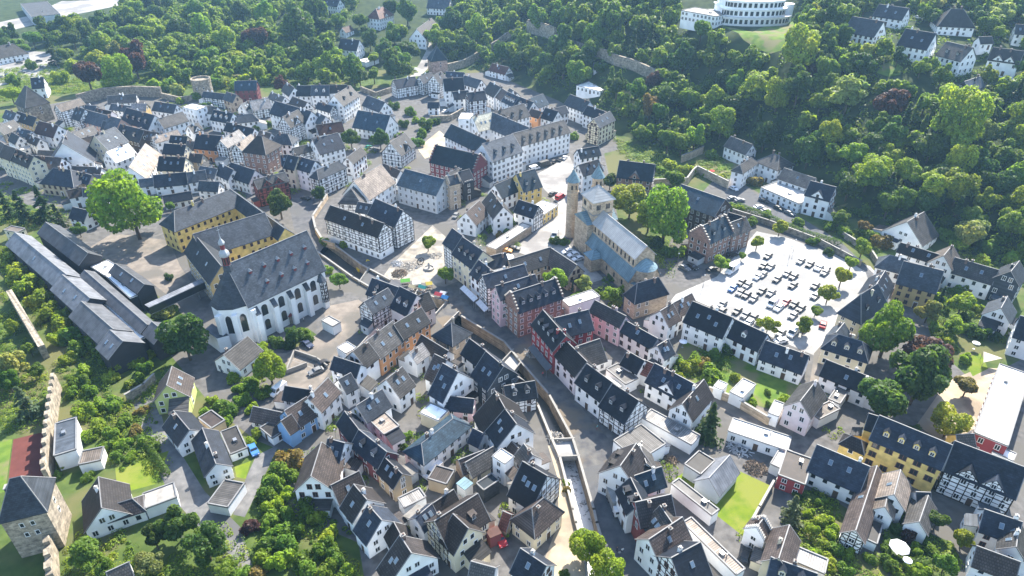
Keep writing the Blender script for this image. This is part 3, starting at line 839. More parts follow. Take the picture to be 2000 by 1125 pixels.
Q = """
356 210 384 216 399 208 10 w wf f | white three-storey flat-roofed block beside the old town wall
474 297 519 303 551 285 9 bb br r6 | large brown brick building with a hipped brown roof in the old town
602 348 622 351 676 327 8 w sl r3 t | half-timbered corner building with a wide hipped roof beside a round tree
900 224 918 234 924 222 12 w wf f K=tower | small white flat-topped tower in the school courtyard
1434 330 1450 339 1480 318 7 w gr r2.5
1476 316 1518 333 1549 322 7 w gr r4 | large white house with hipped grey roof on the road behind the car park
1486 367 1560 399 1577 375 4 w wf f | white flat-roofed building on the road behind the car park
1637 611 1681 631 1732 596 7 cr nv r7 d2 | cream house with a tall hipped dark roof at the right edge of the car park
850 653 884 676 920 651 6 st sl r4 pyr | stone house with a pyramid slate roof beside the river channel
800 874 828 907 918 833 6 w tl r2.5 | long white building with a plain blue-grey roof in the lower town
821 807 856 823 892 811 5 cr wf f nw
962 892 986 908 1003 893 9 w wf f | white cube-shaped tower house with a flat roof
1000 1015 1044 1049 1098 1000 6 cr br r4 | cream house with a hipped brown roof beside the river path
712 812 750 850 781 834 6 w be f x
772 977 790 993 832 972 4 w pa f nw
1208 856 1246 902 1300 868 6 w pa f nw
1254 817 1350 870 1364 850 4 w pa f nw | long white building with a grey roof terrace left of the tall dark tree
1184 722 1222 752 1243 738 4.5 w pa f nw
836 936 872 947 900 924 3.4 tn br f nw K=carport | brown-roofed carport with open sides behind the white van
892 945 908 957 924 945 3.4 w cu f nw K=outbuilding
926 948 945 959 975 939 4 sl tl f nw K=outbuilding
952 1036 960 1050 976 1042 3.2 dr rb f nw K=carport | dark red canopy beside the red car
1424 768 1450 779 1476 752 3.4 w wf f nw K=garage
1398 752 1410 763 1420 751 3.2 w wf f nw K=garden_shed
1503 802 1520 815 1532 790 3.4 w wf f nw K=garage
1340 905 1368 928 1396 901 3.6 lg gr f nw K=outbuilding
1314 944 1392 1006 1402 999 3.2 w pa f nw K=outbuilding | long narrow flat-roofed outbuilding along the bright green lawn
1336 1020 1440 1122 1450 1112 4.4 w be f nw
1422 843 1538 882 1564 861 4 w wf f | long white flat-roofed warehouse above the bright green lawn
1504 907 1528 918 1548 884 3.5 w wf f nw
1519 930 1572 948 1586 898 4 rd br f x K=garage | red garage with a ribbed dark roof at the corner of the bright green lawn
1540 1092 1610 1122 1626 1098 5 w pa f nw
1641 866 1686 886 1694 868 4 y ch r2
1952 712 1902 846 1974 852 5.5 rd wf f K=school | red school building with a wide white flat roof at the right edge
1686 1052 1712 1064 1724 1024 3 w gr f nw
1938 884 1978 902 1990 890 3.5 w wf f W1.3 | small white conservatory beside the red school building
1331 21 1398 33 1408 24 5 w pa f W1.3 | low flat-roofed wing left of the curved white clinic
1126 168 1172 179 1184 165 2.6 w wf f
707 116 714 123 740 117 3 w wf f nw K=garage
628 627 650 639 665 630 3 w gv f nw K=garage
658 680 676 692 690 676 3 w wf f nw
109 829 106 892 149 892 6 w sl f nw
154 884 154 909 197 900 3.5 w be f nw
278 966 284 995 346 972 3 w gv f nw K=garage
431 845 450 889 484 878 3 w gr f
388 818 414 838 438 821 3 tn br f nw
420 965 445 992 478 945 3.5 w gr f nw
150 543 274 664 290 656 5.0 dk wf f x nw K=school_hall | long pale flat-roofed link between the two lower rows of school halls
206 538 255 583 268 576 5.4 dk wf f x nw K=school_hall | short pale flat roof beside the hall with the dark end gable
178 522 206 540 224 517 5.0 dk wf f x nw K=school_hall | white flat-roofed school entrance beside the paved school yard
8 450 35 455 48 447 4 cr be f
508 837 532 857 566 842 3 w gr f
955 478 968 488 1038 442 3 st gv f nw K=garage | row of stone garages with a flat gravel roof on the church square
1050 398 1060 421 1090 402 4 y wf f | low yellow building with a roof terrace on the church square
120 30 62 34 40 8 6 lg gr f nw
1092 588 1112 600 1172 580 4 w wf f nw
1213 577 1240 592 1304 573 6 st nv r5 | stone house with hipped dark roof beside the apse of the basilica
1618 780 1640 790 1660 760 4 w pa f nw
1600 820 1640 800 1650 770 4 w be f nw
"""
for _l in G.strip().split('\n'): addG(_l)
for _l in Q.strip().split('\n'): addQ(_l)

# ---------------------------------------------------------------- ground, roads, river channel
GRASS = ground_mat('meadow ground', (.045, .075, .018), (.085, .12, .03), .3, (.11, .11, .045), .05)
FOREST = ground_mat('woodland floor', (.02, .035, .012), (.045, .065, .02), .2)
TOWN = ground_mat('town paving', (.085, .082, .08), (.14, .135, .13), .5, (.11, .105, .095), .06)
ASPH = ground_mat('asphalt', (.075, .078, .085), (.12, .12, .125), .4, (.1, .1, .1), .08)
MUD = ground_mat('muddy street', (.075, .075, .08), (.14, .135, .125), .35, (.15, .125, .095), .09)
CONC = ground_mat('pale concrete', (.3, .295, .285), (.39, .38, .36), .3, (.25, .245, .235), .09)
SAND = ground_mat('sandy ground', (.34, .28, .2), (.44, .37, .27), .3, (.25, .21, .16), .09)
COBB = ground_mat('light cobbles', (.26, .25, .235), (.36, .345, .32), .5, (.21, .2, .19), .07)
LANE = ground_mat('lane paving', (.13, .13, .13), (.19, .185, .18), .6, (.1, .1, .1), .1)
YARD = ground_mat('tan yard paving', (.16, .14, .12), (.23, .2, .17), .4, (.13, .12, .105), .08)
LAWN = ground_mat('mown lawn', (.095, .15, .014), (.14, .185, .018), .45, (.17, .19, .035), .12)
LAWN2 = ground_mat('garden lawn', (.07, .13, .02), (.13, .19, .03), .35, (.16, .15, .07), .12)
RED = ground_mat('red sports surface', (.1, .035, .03), (.13, .045, .037), .3)
WORKS = ground_mat('trodden works ground', (.24, .215, .18), (.36, .33, .28), .4, (.17, .155, .135), .12)
BEDM = ground_mat('river bed', (.1, .08, .06), (.16, .13, .1), .5)
ZONES = [  # name, material, outline in the picture (later ones lie on top)
 ('town_paving', TOWN, [(-60, 262), (0, 240), (90, 205), (170, 190), (330, 188), (400, 196), (700, 178), (770, 168), (850, 146), (960, 140), (1000, 160), (1090, 196), (1200, 262), (1215, 290), (1180, 300), (1190, 345), (1200, 400), (1330, 420), (1400, 345), (1440, 352), (1640, 470), (1720, 552), (1850, 570), (1960, 640), (2080, 660), (2080, 1180), (720, 1180), (700, 1060), (560, 1000), (575, 890), (500, 860), (420, 800), (330, 690), (390, 640), (340, 600), (130, 450), (60, 400), (-60, 400)]),
 ('garden_soil', GRASS, [(1200, 300), (1300, 320), (1330, 420), (1290, 520), (1210, 440), (1190, 345)]),
 ('garden_lawn', LAWN2, [(1322, 690), (1342, 655), (1440, 690), (1500, 725), (1572, 752), (1522, 805), (1392, 765), (1312, 735)]),
 ('garden_soil', GRASS, [(1566, 955), (1605, 962), (1665, 1000), (1632, 1075), (1730, 1090), (1740, 1180), (1560, 1180), (1530, 1060)]),
 ('garden_soil', GRASS, [(1745, 1010), (1800, 1035), (1860, 1060), (1880, 1100), (1850, 1130), (1740, 1140), (1735, 1060)]),
 ('garden_soil', GRASS, [(1800, 585), (1840, 560), (1900, 590), (1960, 640), (1998, 700), (1960, 720), (1890, 735), (1850, 700), (1815, 650)]),
 ('garden_soil', GRASS, [(560, 660), (600, 640), (620, 655), (580, 690)]),
 ('mown_lawn', LAWN, [(1318, 935), (1350, 912), (1440, 918), (1508, 950), (1455, 1050), (1372, 985)]),
 ('playground_sand', SAND, [(1850, 745), (1915, 718), (1960, 720), (1905, 835), (1850, 870), (1790, 830)]),
 ('garden_lawn', LAWN, [(1880, 700), (1915, 690), (1930, 720), (1900, 735)]),
 ('car_park', CONC, [(1478, 452), (1530, 462), (1640, 500), (1700, 520), (1712, 535), (1668, 600), (1625, 660), (1592, 695), (1500, 655), (1430, 618), (1355, 585), (1300, 600), (1320, 575), (1400, 540)]),
 ('side_street', ASPH, [(1400, 345), (1440, 352), (1500, 395), (1640, 470), (1725, 552), (1705, 572), (1690, 530), (1560, 455), (1470, 418), (1425, 395)]),
 ('side_street', YARD, [(1590, 690), (1660, 610), (1680, 640), (1625, 690), (1600, 760), (1540, 860), (1500, 850), (1395, 790), (1385, 765), (1520, 806), (1580, 760)]),
 ('church_square', COBB, [(1040, 345), (1112, 305), (1130, 340), (1108, 360), (1104, 470), (1135, 500), (1180, 545), (1130, 560), (1110, 520), (1000, 490), (1060, 440), (1092, 400)]),
 ('school_yard', YARD, [(165, 490), (220, 455), (330, 470), (352, 520), (385, 570), (345, 590), (280, 540), (215, 510)]),
 ('school_playground', SAND, [(815, 290), (858, 255), (882, 275), (856, 300), (830, 310)]),
 ('parking_court', YARD, [(500, 690), (560, 690), (640, 640), (630, 600), (700, 585), (720, 600), (668, 690), (610, 775), (555, 770)]),
 ('sandy_square', WORKS, [(762, 520), (845, 440), (885, 475), (905, 545), (868, 560), (800, 548), (745, 545)]),
 ('approach_road', ASPH, [(560, 380), (590, 380), (640, 400), (600, 450), (640, 490), (620, 500), (575, 450)]),
 ('quay_street', MUD, [(770, 545), (868, 560), (905, 590), (1000, 652), (1050, 640), (1070, 700), (1130, 790), (1200, 870), (1245, 1000), (1275, 1180), (1190, 1180), (1165, 1020), (1130, 890), (1085, 785), (1012, 700), (985, 670), (900, 618), (850, 600), (760, 560)]),
 ('river_path', SAND, [(1062, 1095), (1092, 1020), (1088, 930), (1070, 870), (1080, 868), (1094, 897), (1120, 1000), (1127, 1026), (1142, 1082), (1150, 1180), (1060, 1180)]),
 ('lower_street', ASPH, [(1134, 915), (1205, 900), (1250, 1010), (1280, 1180), (1200, 1180), (1166, 1026)]),
 ('lane', LANE, [(262, 790), (303, 765), (322, 835), (400, 960), (470, 1030), (515, 1180), (470, 1180), (420, 1065), (330, 965), (288, 870)]),
 ('lane', LANE, [(500, 890), (545, 868), (500, 965), (478, 1010), (455, 1005), (480, 935)]),
 ('garden_lawn', LAWN, [(225, 915), (330, 880), (305, 945), (230, 965)]),
 ('garden_lawn', LAWN, [(458, 912), (490, 900), (480, 935), (462, 932)]),
 ('sports_court', RED, [(26, 858), (100, 840), (96, 945), (14, 955)]),
 ('garden_lawn', LAWN2, [(-60, 860), (24, 858), (10, 960), (-60, 980)]),
 ('yard', COBB, [(-40, 95), (100, 102), (118, 132), (95, 148), (-40, 175)]),
 ('yard', COBB, [(-40, 52), (60, 30), (120, 2), (230, -4), (235, 10), (120, 34), (60, 50), (-20, 70)]),
 ('clinic_lawn', LAWN2, [(1408, 50), (1470, 62), (1525, 35), (1560, 35), (1548, 92), (1505, 105), (1452, 78)]),
 ('garden_lawn', LAWN2, [(1712, 142), (1722, 126), (1745, 118), (1764, 132), (1758, 146), (1735, 150)]),
 ('garden_lawn', LAWN2, [(1400, 320), (1450, 318), (1442, 335), (1405, 340)]),
 ('gate_road', COBB, [(800, 150), (832, 100), (826, 84), (842, 84), (850, 112), (822, 148)]),
]
F_EDGE = [(640, 472), (707, 521), (762, 550), (815, 572), (872, 594), (902, 622), (985, 672), (1012, 705), (1072, 775), (1118, 861), (1129, 895), (1159, 1000), (1165, 1026), (1187, 1100), (1205, 1180)]
N_EDGE = [(622, 496), (690, 545), (745, 577), (800, 600), (852, 616), (876, 647), (945, 707), (985, 740), (1050, 795), (1078, 863), (1093, 897), (1119, 1000), (1125, 1026), (1141, 1082), (1150, 1180)]
def dens(pts, closed=True, step=6.0):
    """picture outline -> ground outline with a point every few metres"""
    w = [at(*p) for p in pts]; out = []
    n = len(w)
    for i in range(n if closed else n - 1):
        a, b = w[i], w[(i + 1) % n]; k = max(1, int((b - a).length / step))
        for j in range(k): out.append((a.x + (b.x - a.x) * j / k, a.y + (b.y - a.y) * j / k))
    if not closed: out.append((w[-1].x, w[-1].y))
    return out
def pip(x, y, poly):
    c = False; n = len(poly); j = n - 1
    for i in range(n):
        xi, yi = poly[i]; xj, yj = poly[j]
        if (yi > y) != (yj > y) and x < (xj - xi) * (y - yi) / (yj - yi) + xi: c = not c
        j = i
    return c
FE = [flat(*p) for p in F_EDGE]; NE = [flat(*p) for p in N_EDGE]
CH = FE + NE[::-1]
ZP = [(n, m, dens(p)) for n, m, p in ZONES]
def make_ground():
    vs, es = [], []
    def loop(p):
        k = len(vs); vs.extend(Vector(q) for q in p); n = len(p)
        es.extend((k + i, k + (i + 1) % n) for i in range(n))
    loop(CH)
    for _, _, p in ZP: loop(p)
    x = -560.0
    ys = [20.0]
    while ys[-1] < 900: ys.append(ys[-1] + (9 if ys[-1] < 520 else 22))
    ys += [1000, 1200, 1500]
    xs = list(np.arange(-300, 301, 9.0)); xs = [-900, -700, -560, -460, -400, -350] + xs + [350, 400, 470, 560, 700]
    for xx in xs:
        for yy in ys: vs.append(Vector((xx + rng.uniform(-.5, .5), yy + rng.uniform(-.5, .5))))
    v, e, f, *_ = delaunay_2d_cdt(vs, es, [], 0, 1e-4)
    boxes = [(min(q[0] for q in p), max(q[0] for q in p), min(q[1] for q in p), max(q[1] for q in p)) for _, _, p in ZP]
    parts = {}
    for t in f:
        cx = sum(v[i].x for i in t) / 3; cy = sum(v[i].y for i in t) / 3
        if pip(cx, cy, CH): continue
        k = -1
        for z in range(len(ZP) - 1, -1, -1):
            bx = boxes[z]
            if bx[0] <= cx <= bx[1] and bx[2] <= cy <= bx[3] and pip(cx, cy, ZP[z][2]): k = z; break
        if k < 0 and T(cx, cy) > .6: k = -2
        parts.setdefault(k, []).append(t)
    for k, fs in parts.items():
        ids = sorted({i for t in fs for i in t}); mp = {i: j for j, i in enumerate(ids)}
        me = bpy.data.meshes.new('ground')
        me.from_pydata([(v[i].x, v[i].y, T(v[i].x, v[i].y)) for i in ids], [], [tuple(mp[i] for i in t) for t in fs])
        nm, mm = ('ground', GRASS) if k == -1 else ('hillside', FOREST) if k == -2 else (ZP[k][0], ZP[k][1])
        me.materials.append(mm); smooth(me); me.update()
        o = link(nm, me)
        o['kind'] = 'structure'
make_ground()
# river: bed, water, rapids, walls, bridges
b = MB(); n = len(FE)
for i in range(n - 1): b.face([(*NE[i], -4.1), (*NE[i + 1], -4.1), (*FE[i + 1], -4.1), (*FE[i], -4.1)])
link('river_bed', b.mesh('river_bed', [BEDM]))['kind'] = 'structure'
def water_mat():
    m = bpy.data.materials.new('river water'); m.use_nodes = True; L = m.node_tree.links; p = m.node_tree.nodes['Principled BSDF']
    p.inputs['Roughness'].default_value = .12
    tc = nd(m, 'ShaderNodeTexCoord'); no = nd(m, 'ShaderNodeTexNoise'); no.inputs['Scale'].default_value = .9; no.inputs['Detail'].default_value = 8; no.inputs['Roughness'].default_value = .7
    L.new(tc.outputs['Object'], no.inputs['Vector'])
    sx = nd(m, 'ShaderNodeSeparateXYZ'); L.new(tc.outputs['Object'], sx.inputs[0])
    mr = nd(m, 'ShaderNodeMapRange'); mr.inputs[1].default_value = 128; mr.inputs[2].default_value = 116; mr.inputs[3].default_value = -.22; mr.inputs[4].default_value = .06
    L.new(sx.outputs[1], mr.inputs[0])
    ad = nd(m, 'ShaderNodeMath'); L.new(no.outputs['Fac'], ad.inputs[0]); L.new(mr.outputs[0], ad.inputs[1])
    r = nd(m, 'ShaderNodeValToRGB'); r.color_ramp.elements[0].position = .42; r.color_ramp.elements[1].position = .53
    r.color_ramp.elements[0].color = (.045, .05, .05, 1); r.color_ramp.elements[1].color = (.6, .6, .58, 1)
    L.new(ad.outputs[0], r.inputs[0]); L.new(r.outputs[0], p.inputs['Base Color'])
    bp = nd(m, 'ShaderNodeBump'); bp.inputs['Strength'].default_value = .5; bp.inputs['Distance'].default_value = .15
    L.new(no.outputs['Fac'], bp.inputs['Height']); L.new(bp.outputs[0], p.inputs['Normal'])
    return m
b = MB()
for i in range(n - 1): b.face([(*NE[i], -2.7), (*NE[i + 1], -2.7), (*FE[i + 1], -2.7), (*FE[i], -2.7)])
link('river_water', b.mesh('river_water', [water_mat()]))['kind'] = 'structure'
def strip_wall(name, pts, z0, z1, th, m, label, cat='wall', group=None, cap=True, ground=False, cren=False):
    """a wall along ground points; z relative to the terrain when ground is set"""
    b = MB(); k = len(pts)
    for i in range(k - 1):
        a, c = Vector(pts[i][:2]), Vector(pts[i + 1][:2]); d = (c - a); l = d.length
        if l < .05: continue
        d /= l; nn = Vector((-d.y, d.x)) * th / 2
        za, zc = (T(*a), T(*c)) if ground else (0, 0)
        def hexa(e, y0a, y1a, y0c, y1c, kk):
            q = nn * e; dd = d * (th * .5 if e > 1 else 0)
            v = [(*(a - dd - q), y0a), (*(c + dd - q), y0c), (*(c + dd + q), y0c), (*(a - dd + q), y0a), (*(a - dd - q), y1a), (*(c + dd - q), y1c), (*(c + dd + q), y1c), (*(a - dd + q), y1a)]
            b.poly(v, [(3, 2, 1, 0), (4, 5, 6, 7), (0, 1, 5, 4), (1, 2, 6, 5), (2, 3, 7, 6), (3, 0, 4, 7)], kk)
        hexa(1, za + z0, za + z1, zc + z0, zc + z1, 0)
        if cap: hexa(1.25, za + z1, za + z1 + .14, zc + z1, zc + z1 + .14, 1)
        if cren:
            q = max(1, int(l / 2.6))
            for j in range(q):
                p = a + d * l * (j + .5) / q; zz = za + (zc - za) * (j + .5) / q
                b.obox((p.x, p.y, zz + z1 + .55), (d.x * .8, d.y * .8, 0), (nn.x * .9, nn.y * .9, 0), (0, 0, .45), 0)
    o = link(name, b.mesh(name, [m, CAP])); tag(o, label, cat, group); return o
strip_wall('quay_wall', [FE[i] for i in range(5, len(FE))], -4.3, .9, .45, STONE, 'stone quay wall with parapet on the street side of the river')
strip_wall('quay_wall', [NE[i] for i in range(5, len(NE))], -4.3, .9, .45, STONE, 'stone quay wall with parapet on the house side of the river')
strip_wall('quay_wall', FE[0:3], -4.3, .8, .45, STONE, 'short stone quay wall below the long half-timbered house')
strip_wall('quay_wall', NE[0:3], -4.3, .8, .45, STONE, 'short stone quay wall beside the white abbey church')
strip_wall('quay_wall', [FE[3], FE[4]], -4.3, .9, .45, STONE, 'curved quay wall piece next to the market stalls')
strip_wall('quay_wall', [NE[3], NE[4]], -4.3, .9, .45, STONE, 'quay wall piece next to the grey stone house end')
def bridge(i0, t0, i1, t1, label, m):
    def pt(E_, i, t): return Vector(E_[i]).lerp(Vector(E_[i + 1]), t)
    a, b_, c, d = pt(FE, i0, t0), pt(FE, i1, t1), pt(NE, i1, t1), pt(NE, i0, t0)
    ctr = (a + b_ + c + d) / 4
    root = empty('bridge', (ctr.x, ctr.y, 0))
    def grow(p, k=1.06): return ctr + (p - ctr) * k
    q = MB(); q.prism([tuple(p - ctr) for p in (a + (a - d) * .12, b_ + (b_ - c) * .12, c + (c - b_) * .12, d + (d - a) * .12)], -.75, .03, 0); link('deck', q.mesh('deck', [m]), root)
    for e, f in ((a, d), (b_, c)):
        q = MB(); dv = (f - e); l = dv.length; dv /= l; mid = (e + f) / 2 - ctr
        q.obox((mid.x, mid.y, .5), (dv.x * l * .6, dv.y * l * .6, 0), (-dv.y * .16, dv.x * .16, 0), (0, 0, .55), 0)
        link('parapet', q.mesh('parapet', [CAP]), root)
    tag(root, label, 'bridge', 'bridges over the river')
bridge(1, .25, 3, 0, 'broad road bridge beside the sandy square and the yellow excavator', ASPH)
bridge(3, 1.0, 4, .75, 'dark bridge deck between the two openings of the river by the market stalls', MUD)
bridge(6, .55, 7, .1, 'narrow pale footbridge in front of the dark slate-clad house', CONC)
bridge(9, 0, 9, 1.0, 'wide pale concrete bridge between the dark water and the white rapids', CONC)

def mark(segs, w=.13):
    b = MB()
    for x0, y0, x1, y1 in segs:
        a, c = Vector(flat(x0, y0)), Vector(flat(x1, y1)); d = (c - a); l = d.length; d /= l; n_ = Vector((-d.y, d.x)) * w / 2; m = (a + c) / 2
        b.obox((m.x, m.y, .006), (d.x * l / 2, d.y * l / 2, 0), (n_.x, n_.y, 0), (0, 0, .006))
    o = link('parking_markings', b.mesh('parking_markings', [CONC])); o['kind'] = 'structure'
mark([(564, 701, 612, 719), (574, 703, 592, 689), (586, 708, 604, 695), (597, 713, 616, 700)])

# ---------------------------------------------------------------- landmarks: churches, cloister, towers, town walls
CW = mat('white render', (.76, .76, .75), .85, .07, .3); SAN = mat('sandstone', (.42, .33, .23), .9, .25, .5, 'brick')
COP = mat('copper roof', (.16, .235, .265), .6, .2, .4, 'seam', .2); COPL = mat('pale striped roof', (.36, .355, .34), .65, .15, .4, 'seam', .15)
SLATE = roofm('sl'); REDW = flatmat('red painted wood', (.17, .03, .035), .6); LEAD = mat('lead grey', (.3, .32, .34), .4, .15)
YEL = mat('wall yellow', (.7, .52, .17)); 
def foot(c, ax, L, hw, E):
    HOUSES.append(dict(c=c, ax=Vector(ax), n=Vector((-ax[1], ax[0])), L=L, hw=hw, E=E, z0=0, skip=1))
def frame(A, B, P):
    a = Vector(A); b = Vector(B); u = (b - a).normalized(); n = Vector((-u.y, u.x))
    if (Vector(P) - a).dot(n) > 0: u = -u; n = -n; a, b = b, a
    return a, b, u, n, abs((Vector(P) - a).dot(n))
# --- white abbey church
def abbey():
    E, RR = 13.0, 10.5
    A = flat(441, 519, E + RR); B = flat(598, 452, E + RR); P = flat(575, 551, E)
    u = (Vector(B) - Vector(A)).normalized(); n = Vector((-u.y, u.x)); hw = abs((Vector(P) - Vector(A)).dot(n)); L = (Vector(B) - Vector(A)).length
    if (Vector(P) - Vector(A)).dot(n) > 0: n = -n
    c = (Vector(A) + Vector(B)) / 2; rot = math.atan2(u.y, u.x)
    root = empty('abbey_church', (c.x, c.y, 0), rot); foot((c.x, c.y), (u.x, u.y), L + 12, hw, E + 4)
    b = MB(); gabled_block(b, -L / 2, L / 2, hw, -.5, E, RR)
    b.face([(-L / 2 + 1, -hw - .0, 0)] * 3)
    link('walls', b.mesh('walls', [CW]), root)
    b = MB(); gable_roof(b, -L / 2 + .3, L / 2, hw, E, RR, .3, .6, .25, 0, 1); link('roof', b.mesh('roof', [SLATE, TRIM]), root)
    # apse: half octagon at the left end
    q = hw * .98; xa = -L / 2; pts = [(xa + .5, -q), (xa - q * .55, -q * .8), (xa - q * 1.0, -q * .33), (xa - q * 1.0, q * .33), (xa - q * .55, q * .8), (xa + .5, q)]
    b = MB(); b.prism(pts, -.5, E, 0)
    for p in pts[1:3] + [(xa + 1, -q)]:
        d = Vector((p[0] - xa, p[1])).normalized(); b.obox((p[0] + d.x * .5, p[1] + d.y * .5, 5.4), (d.x * .9, d.y * .9, 0), (-d.y * .7, d.x * .7, 0), (0, 0, 5.9), 0)
    ap = link('apse', b.mesh('apse', [CW]), root)
    b = MB(); g = 1.07; r = [(xa + (x - xa) * g, y * g, E - .2) for x, y in pts]; top = (xa + .2, 0, E + RR)
    for i in range(5): b.face([r[i + 1], r[i], top])
    b.face([(x, y, z) for x, y, z in r])
    link('apse_roof', b.mesh('apse_roof', [SLATE]), root)
    for i in range(1, 3):
        p0, p1 = Vector(pts[i]), Vector(pts[i + 1]); 
        if i == 2: continue
        m = (p0 + p1) / 2; d = (p1 - p0).normalized(); nn = Vector((d.y, -d.x)); nn = nn if nn.dot(m - Vector((xa, 0))) > 0 else -nn
        link('window', ARCH, root, (m.x, m.y, 7.5), math.atan2(nn.x, -nn.y), (1.7, 1.2, 6))
    m = (Vector(pts[0]) + Vector(pts[1])) / 2; d = (Vector(pts[1]) - Vector(pts[0])).normalized(); nn = Vector((d.y, -d.x)); nn = -nn if nn.y > 0 else nn
    link('window', ARCH, root, (m.x, m.y, 7.5), math.atan2(nn.x, -nn.y), (1.8, 1.2, 6))
    # buttresses, arched windows in two rows
    nb = 5
    for i in range(nb):
        x = -L / 2 + 2.2 + (L - 4.2) * i / (nb - 1); b = MB()
        b.box(x - .75, x + .75, -hw - 1.7, -hw, -.5, 9.2, 0); b.poly([(x - .8, -hw - 1.75, 9.2), (x + .8, -hw - 1.75, 9.2), (x + .8, -hw, 11.2), (x - .8, -hw, 11.2)], [(0, 1, 2, 3)], 1); b.poly([(x - .75, -hw - 1.7, 9.2), (x - .75, -hw, 9.2), (x - .75, -hw, 11.1), (x + .75, -hw - 1.7, 9.2), (x + .75, -hw, 9.2), (x + .75, -hw, 11.1)], [(0, 2, 1), (3, 4, 5)], 0)
        link('buttress', b.mesh('buttress', [CW, SLATE]), root)
        if i < nb - 1:
            xm = x + (L - 4.2) / (nb - 1) / 2
            link('window', ARCH, root, (xm, -hw, 8.9), 0, (1.9, 1.4, 3.6)); link('window', ARCH, root, (xm, -hw, 3.9), 0, (1.7, 1.4, 3.4))
    s = RR / hw
    for k, (fr, ys) in enumerate(((.25, (-.30, -.13, .04, .21, .39)), (.62, (-.18, .0, .17, .34)))):
        for t in ys:
            y = -hw * (fr + .15); z = E + (hw + y) * s + .2; b = MB()
            b.box(-.42, .42, y - .1, y + 1.3, z - .3, z + .85, 0); b.poly([(-.6, y - .3, z + .8), (.6, y - .3, z + .8), (0, y - .3, z + 1.45), (-.6, y + 1.6, z + .8), (.6, y + 1.6, z + .8), (0, y + 1.6, z + 1.45)], [(0, 1, 2), (0, 2, 5, 3), (1, 4, 5, 2), (0, 3, 4, 1)], 1)
            link('dormer', b.mesh('dormer', [REDW, LEAD]), root, (t * L, 0, 0))
    # ridge turret
    zt = E + RR; x = -L / 2 + .4
    b = MB(); b.lathe([(1.7, -1.6), (1.55, .4), (1.45, .6)], 8, 0); tur = link('turret', b.mesh('turret', [SLATE]), root, (x, 0, zt - .3), 0, (.8, .8, .9))
    b = MB(); b.lathe([(1.25, .6), (1.25, 3.6)], 8, 0)
    for i in range(8):
        a = i * math.pi / 4; b.obox((1.24 * math.cos(a), 1.24 * math.sin(a), 2.1), (.03 * -math.sin(a) * 8, .03 * math.cos(a) * 8, 0), (math.cos(a) * .06, math.sin(a) * .06, 0), (0, 0, 1.1), 1)
    link('lantern', b.mesh('lantern', [REDW, GLASS]), tur)
    b = MB(); b.lathe([(1.6, 3.6), (1.85, 4.2), (1.6, 5.0), (.95, 5.7), (.85, 6.0)], 8, 0); b.lathe([(.8, 6.0), (.8, 7.7)], 8, 1); b.lathe([(1.05, 7.7), (1.15, 8.2), (.75, 8.9), (.25, 9.6), (.12, 10.6), (.06, 13.5)], 8, 0); b.box(-.5, .5, -.05, .05, 12.4, 12.55, 0)
    link('onion_dome', b.mesh('onion_dome', [LEAD, REDW]), tur)
    # timbered oriel at the right end, low choir annex at the left
    b = MB(); x = L / 2 - 1.9; pts = [(x - 1.3, -hw), (x - 1.3, -hw - 1.1), (x - .6, -hw - 2.0), (x + .6, -hw - 2.0), (x + 1.3, -hw - 1.1), (x + 1.3, -hw)]
    b.prism(pts, 2.6, 9.6, 0); b.prism([(px * 1 + (px - x) * .1, py - .1) for px, py in pts], 9.6, 9.75, 2)
    for i in range(1, 4):
        p0, p1 = Vector((*pts[i], 0)), Vector((*pts[i + 1], 0)); d = (p1 - p0); l = d.length; d /= l; timber(b, (p0.x, p0.y, 2.6), d, Vector((d.y, -d.x, 0)), l, 2.6, 9.6, 1, None, 1.2)
    for i in range(5): b.face([(*pts[i], 9.75), (*pts[i + 1], 9.75), (x, -hw, 12.6)], 2)
    link('oriel', b.mesh('oriel', [CW, TIMB, SLATE]), root)
    b = MB(); b.prism([(xa - q * 1.0, -q * .7), (xa - q * 1.5, -q * .5), (xa - q * 1.5, q * .6), (xa - q, q * .8)], -.5, 5, 0, 1); link('annex', b.mesh('annex', [CW, SLATE]), root)
    b = MB(); b.box(-.9, .9, -.5, .1, 0, 2.9, 0); b.poly([(-1.2, -.7, 2.9), (1.2, -.7, 2.9), (0, -.7, 3.8), (-1.2, .1, 2.9), (1.2, .1, 2.9), (0, .1, 3.8)], [(0, 1, 2), (0, 2, 5, 3), (1, 4, 5, 2)], 1)
    link('portal', b.mesh('portal', [STONE, REDW]), root, (-L * .02, -hw, 0))
    tag(root, 'white abbey church with grey slate roof, red ridge turret and arched windows', 'church', None, None, (520, 570))
abbey()
def addL(line): addG(line)
for l in """340 412 448 371 400 429 8.5 y sl h W0.85 wb K=cloister_wing | rear yellow cloister wing with grey slate roof behind the abbey church
450 370 556 447 546 437 8.5 y sl nw x K=cloister_wing | right yellow cloister wing with dark slate roof running down to the abbey church
378 458 516 416 470 478 8.5 y sl W0.85 wb x K=cloister_wing | middle yellow cloister wing above the sunken courtyard of the abbey
381 459 432 520 374 508 8.5 oc sl W1.1 x K=cloister_wing | left cloister wing with pale ochre wall facing the school yard""".split('\n'): addG(l)
